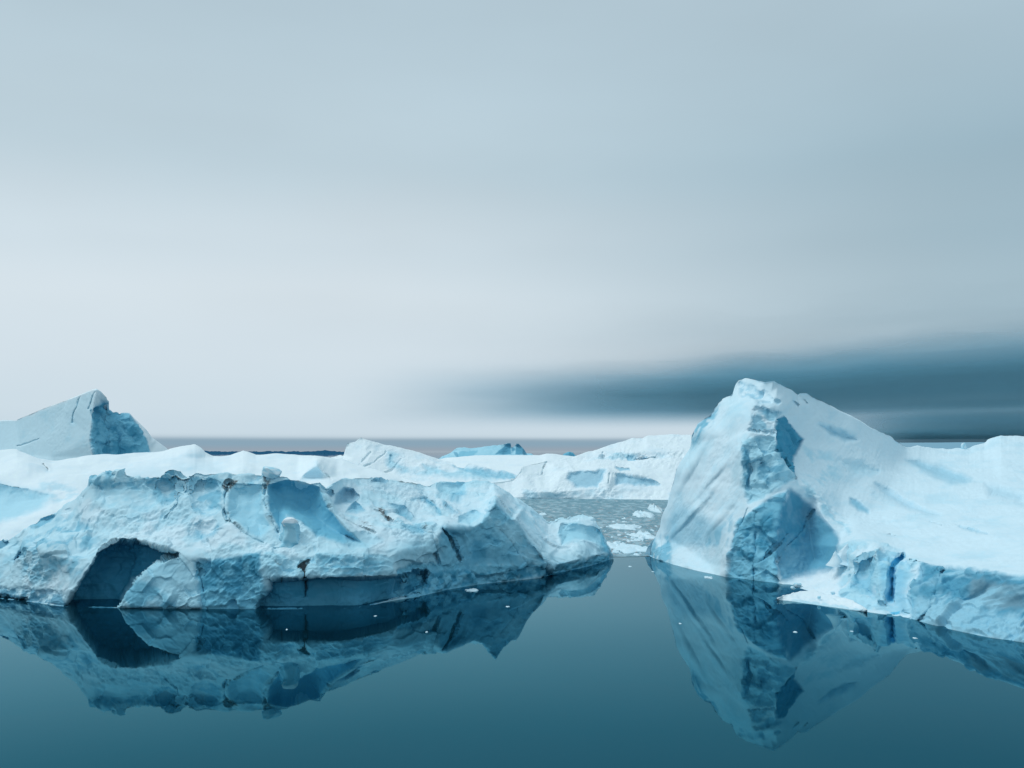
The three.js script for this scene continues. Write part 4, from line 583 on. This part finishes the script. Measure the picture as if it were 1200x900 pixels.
//@@FLOES
// ---------------------------------------------------------------- slush, floes and growlers
{
  const r = rng(321);
  // slush sheet
  const near = [[430, 700], [600, 668], [640, 662], [700, 655], [718, 653], [740, 652.5], [756, 652], [790, 650], [900, 646]], NUx = 320, NVy = 150, pos = [], idx = [], col = [];
  for (let i = 0; i <= NUx; i++) for (let j = 0; j <= NVy; j++) {
    const px = lerp(430, 900, i / NUx), a = polyAt(near, px) + fbm(px * 0.08, 2, 2, 4) * 1.6, py = lerp(a, 582, j / NVy), D = waterD(py), p = put(px, py, D);
    const n = fbm(p[0] * 0.35, 1, p[2] * 0.12, 5);
    pos.push(p[0], 0.035 + 0.03 * n + 0.025 * fbm(p[0] * 0.6, 4, p[2] * 0.9, 4), p[2]);
    const m = sst(-0.05, 0.25, n + 0.15 * fbm(p[0] * 0.05, 7, p[2] * 0.02, 3)); for (let e = 0; e < 3; e++) col.push(lerp([0.11, 0.27, 0.34][e], [0.28, 0.46, 0.53][e], m));
  }
  for (let i = 0; i < NUx; i++) for (let j = 0; j < NVy; j++) { const a = i * (NVy + 1) + j, b = a + NVy + 1; idx.push(a, b, b + 1, a, b + 1, a + 1); }
  const g = new THREE.BufferGeometry(); g.setAttribute('position', new THREE.Float32BufferAttribute(pos, 3)); g.setAttribute('color', new THREE.Float32BufferAttribute(col, 3)); g.setIndex(idx); g.computeVertexNormals();
  tag(mesh('ice_slush', g, new THREE.MeshStandardMaterial({ vertexColors: true, roughness: 0.55 })), 'grey slush of broken ice covering the strait between the icebergs', 'slush', null, 'stuff');
  // floes one can tell apart
  const floeGeo = (w, d, h, sd, flat = true) => {
    const n = 30, rr = rng(sd), P = [], C = [], I = [], rings = [[0, 1.0], [0.25, 1.0], [0.5, 0.95], [0.72, 0.8], [0.88, 0.6], [1, 0.12], [1.02, -0.3]];
    const R = (a) => 1 + 0.9 * fbm(Math.cos(a) * 1.5 + sd * 3.1, Math.sin(a) * 1.5, sd, 5);
    for (const [k, y] of rings) for (let i = 0; i < n; i++) { const a = i / n * 6.2832, q = R(a) * k, x = Math.cos(a) * q * w / 2, z = Math.sin(a) * q * d / 2, t = fbm(x * 0.9 + sd, 2, z * 0.9, 4); P.push(x, y * h * (k < 0.9 ? clamp(0.7 + 1.9 * t + 0.8 * fbm(x * 2.4, sd, z * 2.4, 2), 0.12, 1.9) : 1), z); const m = sst(-0.1, 0.2, t) * 0.35; for (let e = 0; e < 3; e++) C.push(lerp(COL.drift[e], COL.frost[e], m)); }
    for (let k = 0; k + 1 < rings.length; k++) for (let i = 0; i < n; i++) { const a = k * n + i, b = k * n + (i + 1) % n, c = a + n, e = b + n; I.push(a, b, c, b, e, c); }
    const g = new THREE.BufferGeometry(); g.setAttribute('position', new THREE.Float32BufferAttribute(P, 3)); g.setAttribute('color', new THREE.Float32BufferAttribute(C, 3)); g.setIndex(I); g.computeVertexNormals(); return g;
  };
  const floe = (px, py, wpx, hpx, h, sd, label, group, name = 'ice_floe') => { const D = waterD(py), m = mesh(name, floeGeo(wpx / F * D, hpx / F * D / (EYE / D) , h, sd), iceMat), p = put(px, py, D); m.position.set(p[0], 0.02, p[2]); tag(m, label, 'ice floe', group); return m; };
  const G1 = 'floes crowding the near edge of the slush';
  floe(742, 644, 46, 8, 0.55, 1, 'wide white floe lying along the edge of the calm water', null);
  floe(722, 640, 26, 9, 0.6, 2, 'white floe of piled snow touching the tip of the cave iceberg', null);
  floe(755, 629, 26, 7, 0.9, 3, 'rounded white floe close against the foot of the peaked iceberg', null);
  floe(733, 618, 34, 5, 0.7, 4, 'long pale floe of crusted snow in the middle of the slush', null);
  floe(752, 604, 22, 5, 1.2, 5, 'grey lumpy floe standing high out of the slush', null);
  floe(767, 598, 14, 5, 1.8, 6, 'grey upright lump of ice beside the lumpy floe', null);
  floe(615, 581, 9, 3, 4.2, 7, 'grey-blue lump of ice at the foot of the long white iceberg', null);
  floe(636, 603, 8, 2, 0.5, 8, 'thin dark-edged floe by the snowy flank of the cave iceberg', null);
  for (let i = 0; i < 110; i++) { const py = 595 + 56 * Math.sqrt(r()), px = lerp(660 + Math.max(0, (py - 610)) * 1.1, 782 - Math.max(0, (py - 600)) * 0.35, r()), s = 1.2 + 4.2 * r() * r() * (py - 585) / 60; floe(px, py, s * 2, s * 0.45, 0.12 + 0.25 * r(), 100 + i, 'small white chunk of ice set in the grey slush', 'chunks set in the slush', 'ice_chunk').userData.category = 'ice chunk'; }
  // crumbs
  const cg = new THREE.IcosahedronGeometry(1, 0), N = 3600, im = new THREE.InstancedMesh(cg, new THREE.MeshStandardMaterial({ roughness: 0.8 }), N), M = new THREE.Matrix4(), q = new THREE.Quaternion(), cc = new THREE.Color();
  for (let i = 0; i < N; i++) {
    const py = 586 + 65 * Math.pow(r(), 0.8), px = lerp(600, 800, r()), D = waterD(py), p = put(px, py, D), s = 0.12 + 0.6 * r() * r() * r(), y = polyAt(near, px); if (py > y - 1.2) { M.makeScale(0.001, 0.001, 0.001); M.setPosition(p[0], -1, p[2]); im.setMatrixAt(i, M); im.setColorAt(i, cc.setRGB(0.5, 0.5, 0.5)); continue; }
    q.setFromAxisAngle(new THREE.Vector3(0, 1, 0), r() * 6.28); M.compose(new THREE.Vector3(p[0], 0.04, p[2]), q, new THREE.Vector3(s * (1 + r()), s * 0.35, s)); im.setMatrixAt(i, M); const b = 0.32 + 0.3 * r(); im.setColorAt(i, cc.setRGB(b * 0.88, b * 0.98, b * 1.03));
  }
  im.name = 'brash_ice'; im.castShadow = im.receiveShadow = true; scene.add(im); tag(im, 'crumbs of white brash ice scattered over the grey slush', 'brash ice', null, 'stuff');
  // growlers on the calm water
  const spots = [[553, 692, 15, 3, 'white splinter of ice afloat under the blue face of the cave iceberg'], [830, 677, 9, 2.4, 'flat white bit of ice afloat beside the smooth flank of the peaked iceberg']];
  spots.forEach(([x, y, w, h, l], i) => { floe(x, y, w, h, 0.22, 400 + i, l, null, 'drift_ice').userData.category = 'drift ice'; });
  for (const [x, y, w] of [[595, 711, 4], [500, 741, 3], [440, 722, 3], [738, 664, 4], [765, 670, 3], [797, 731, 3], [932, 741, 4], [998, 740, 3], [1072, 748, 4], [336, 738, 2]]) floe(x, y, w, Math.max(0.9, w * 0.3), 0.07, 500 + x, 'tiny white speck of ice on the still dark water', 'specks of ice on the calm water', 'drift_ice').userData.category = 'drift ice';
}
renderer.render(scene, camera);
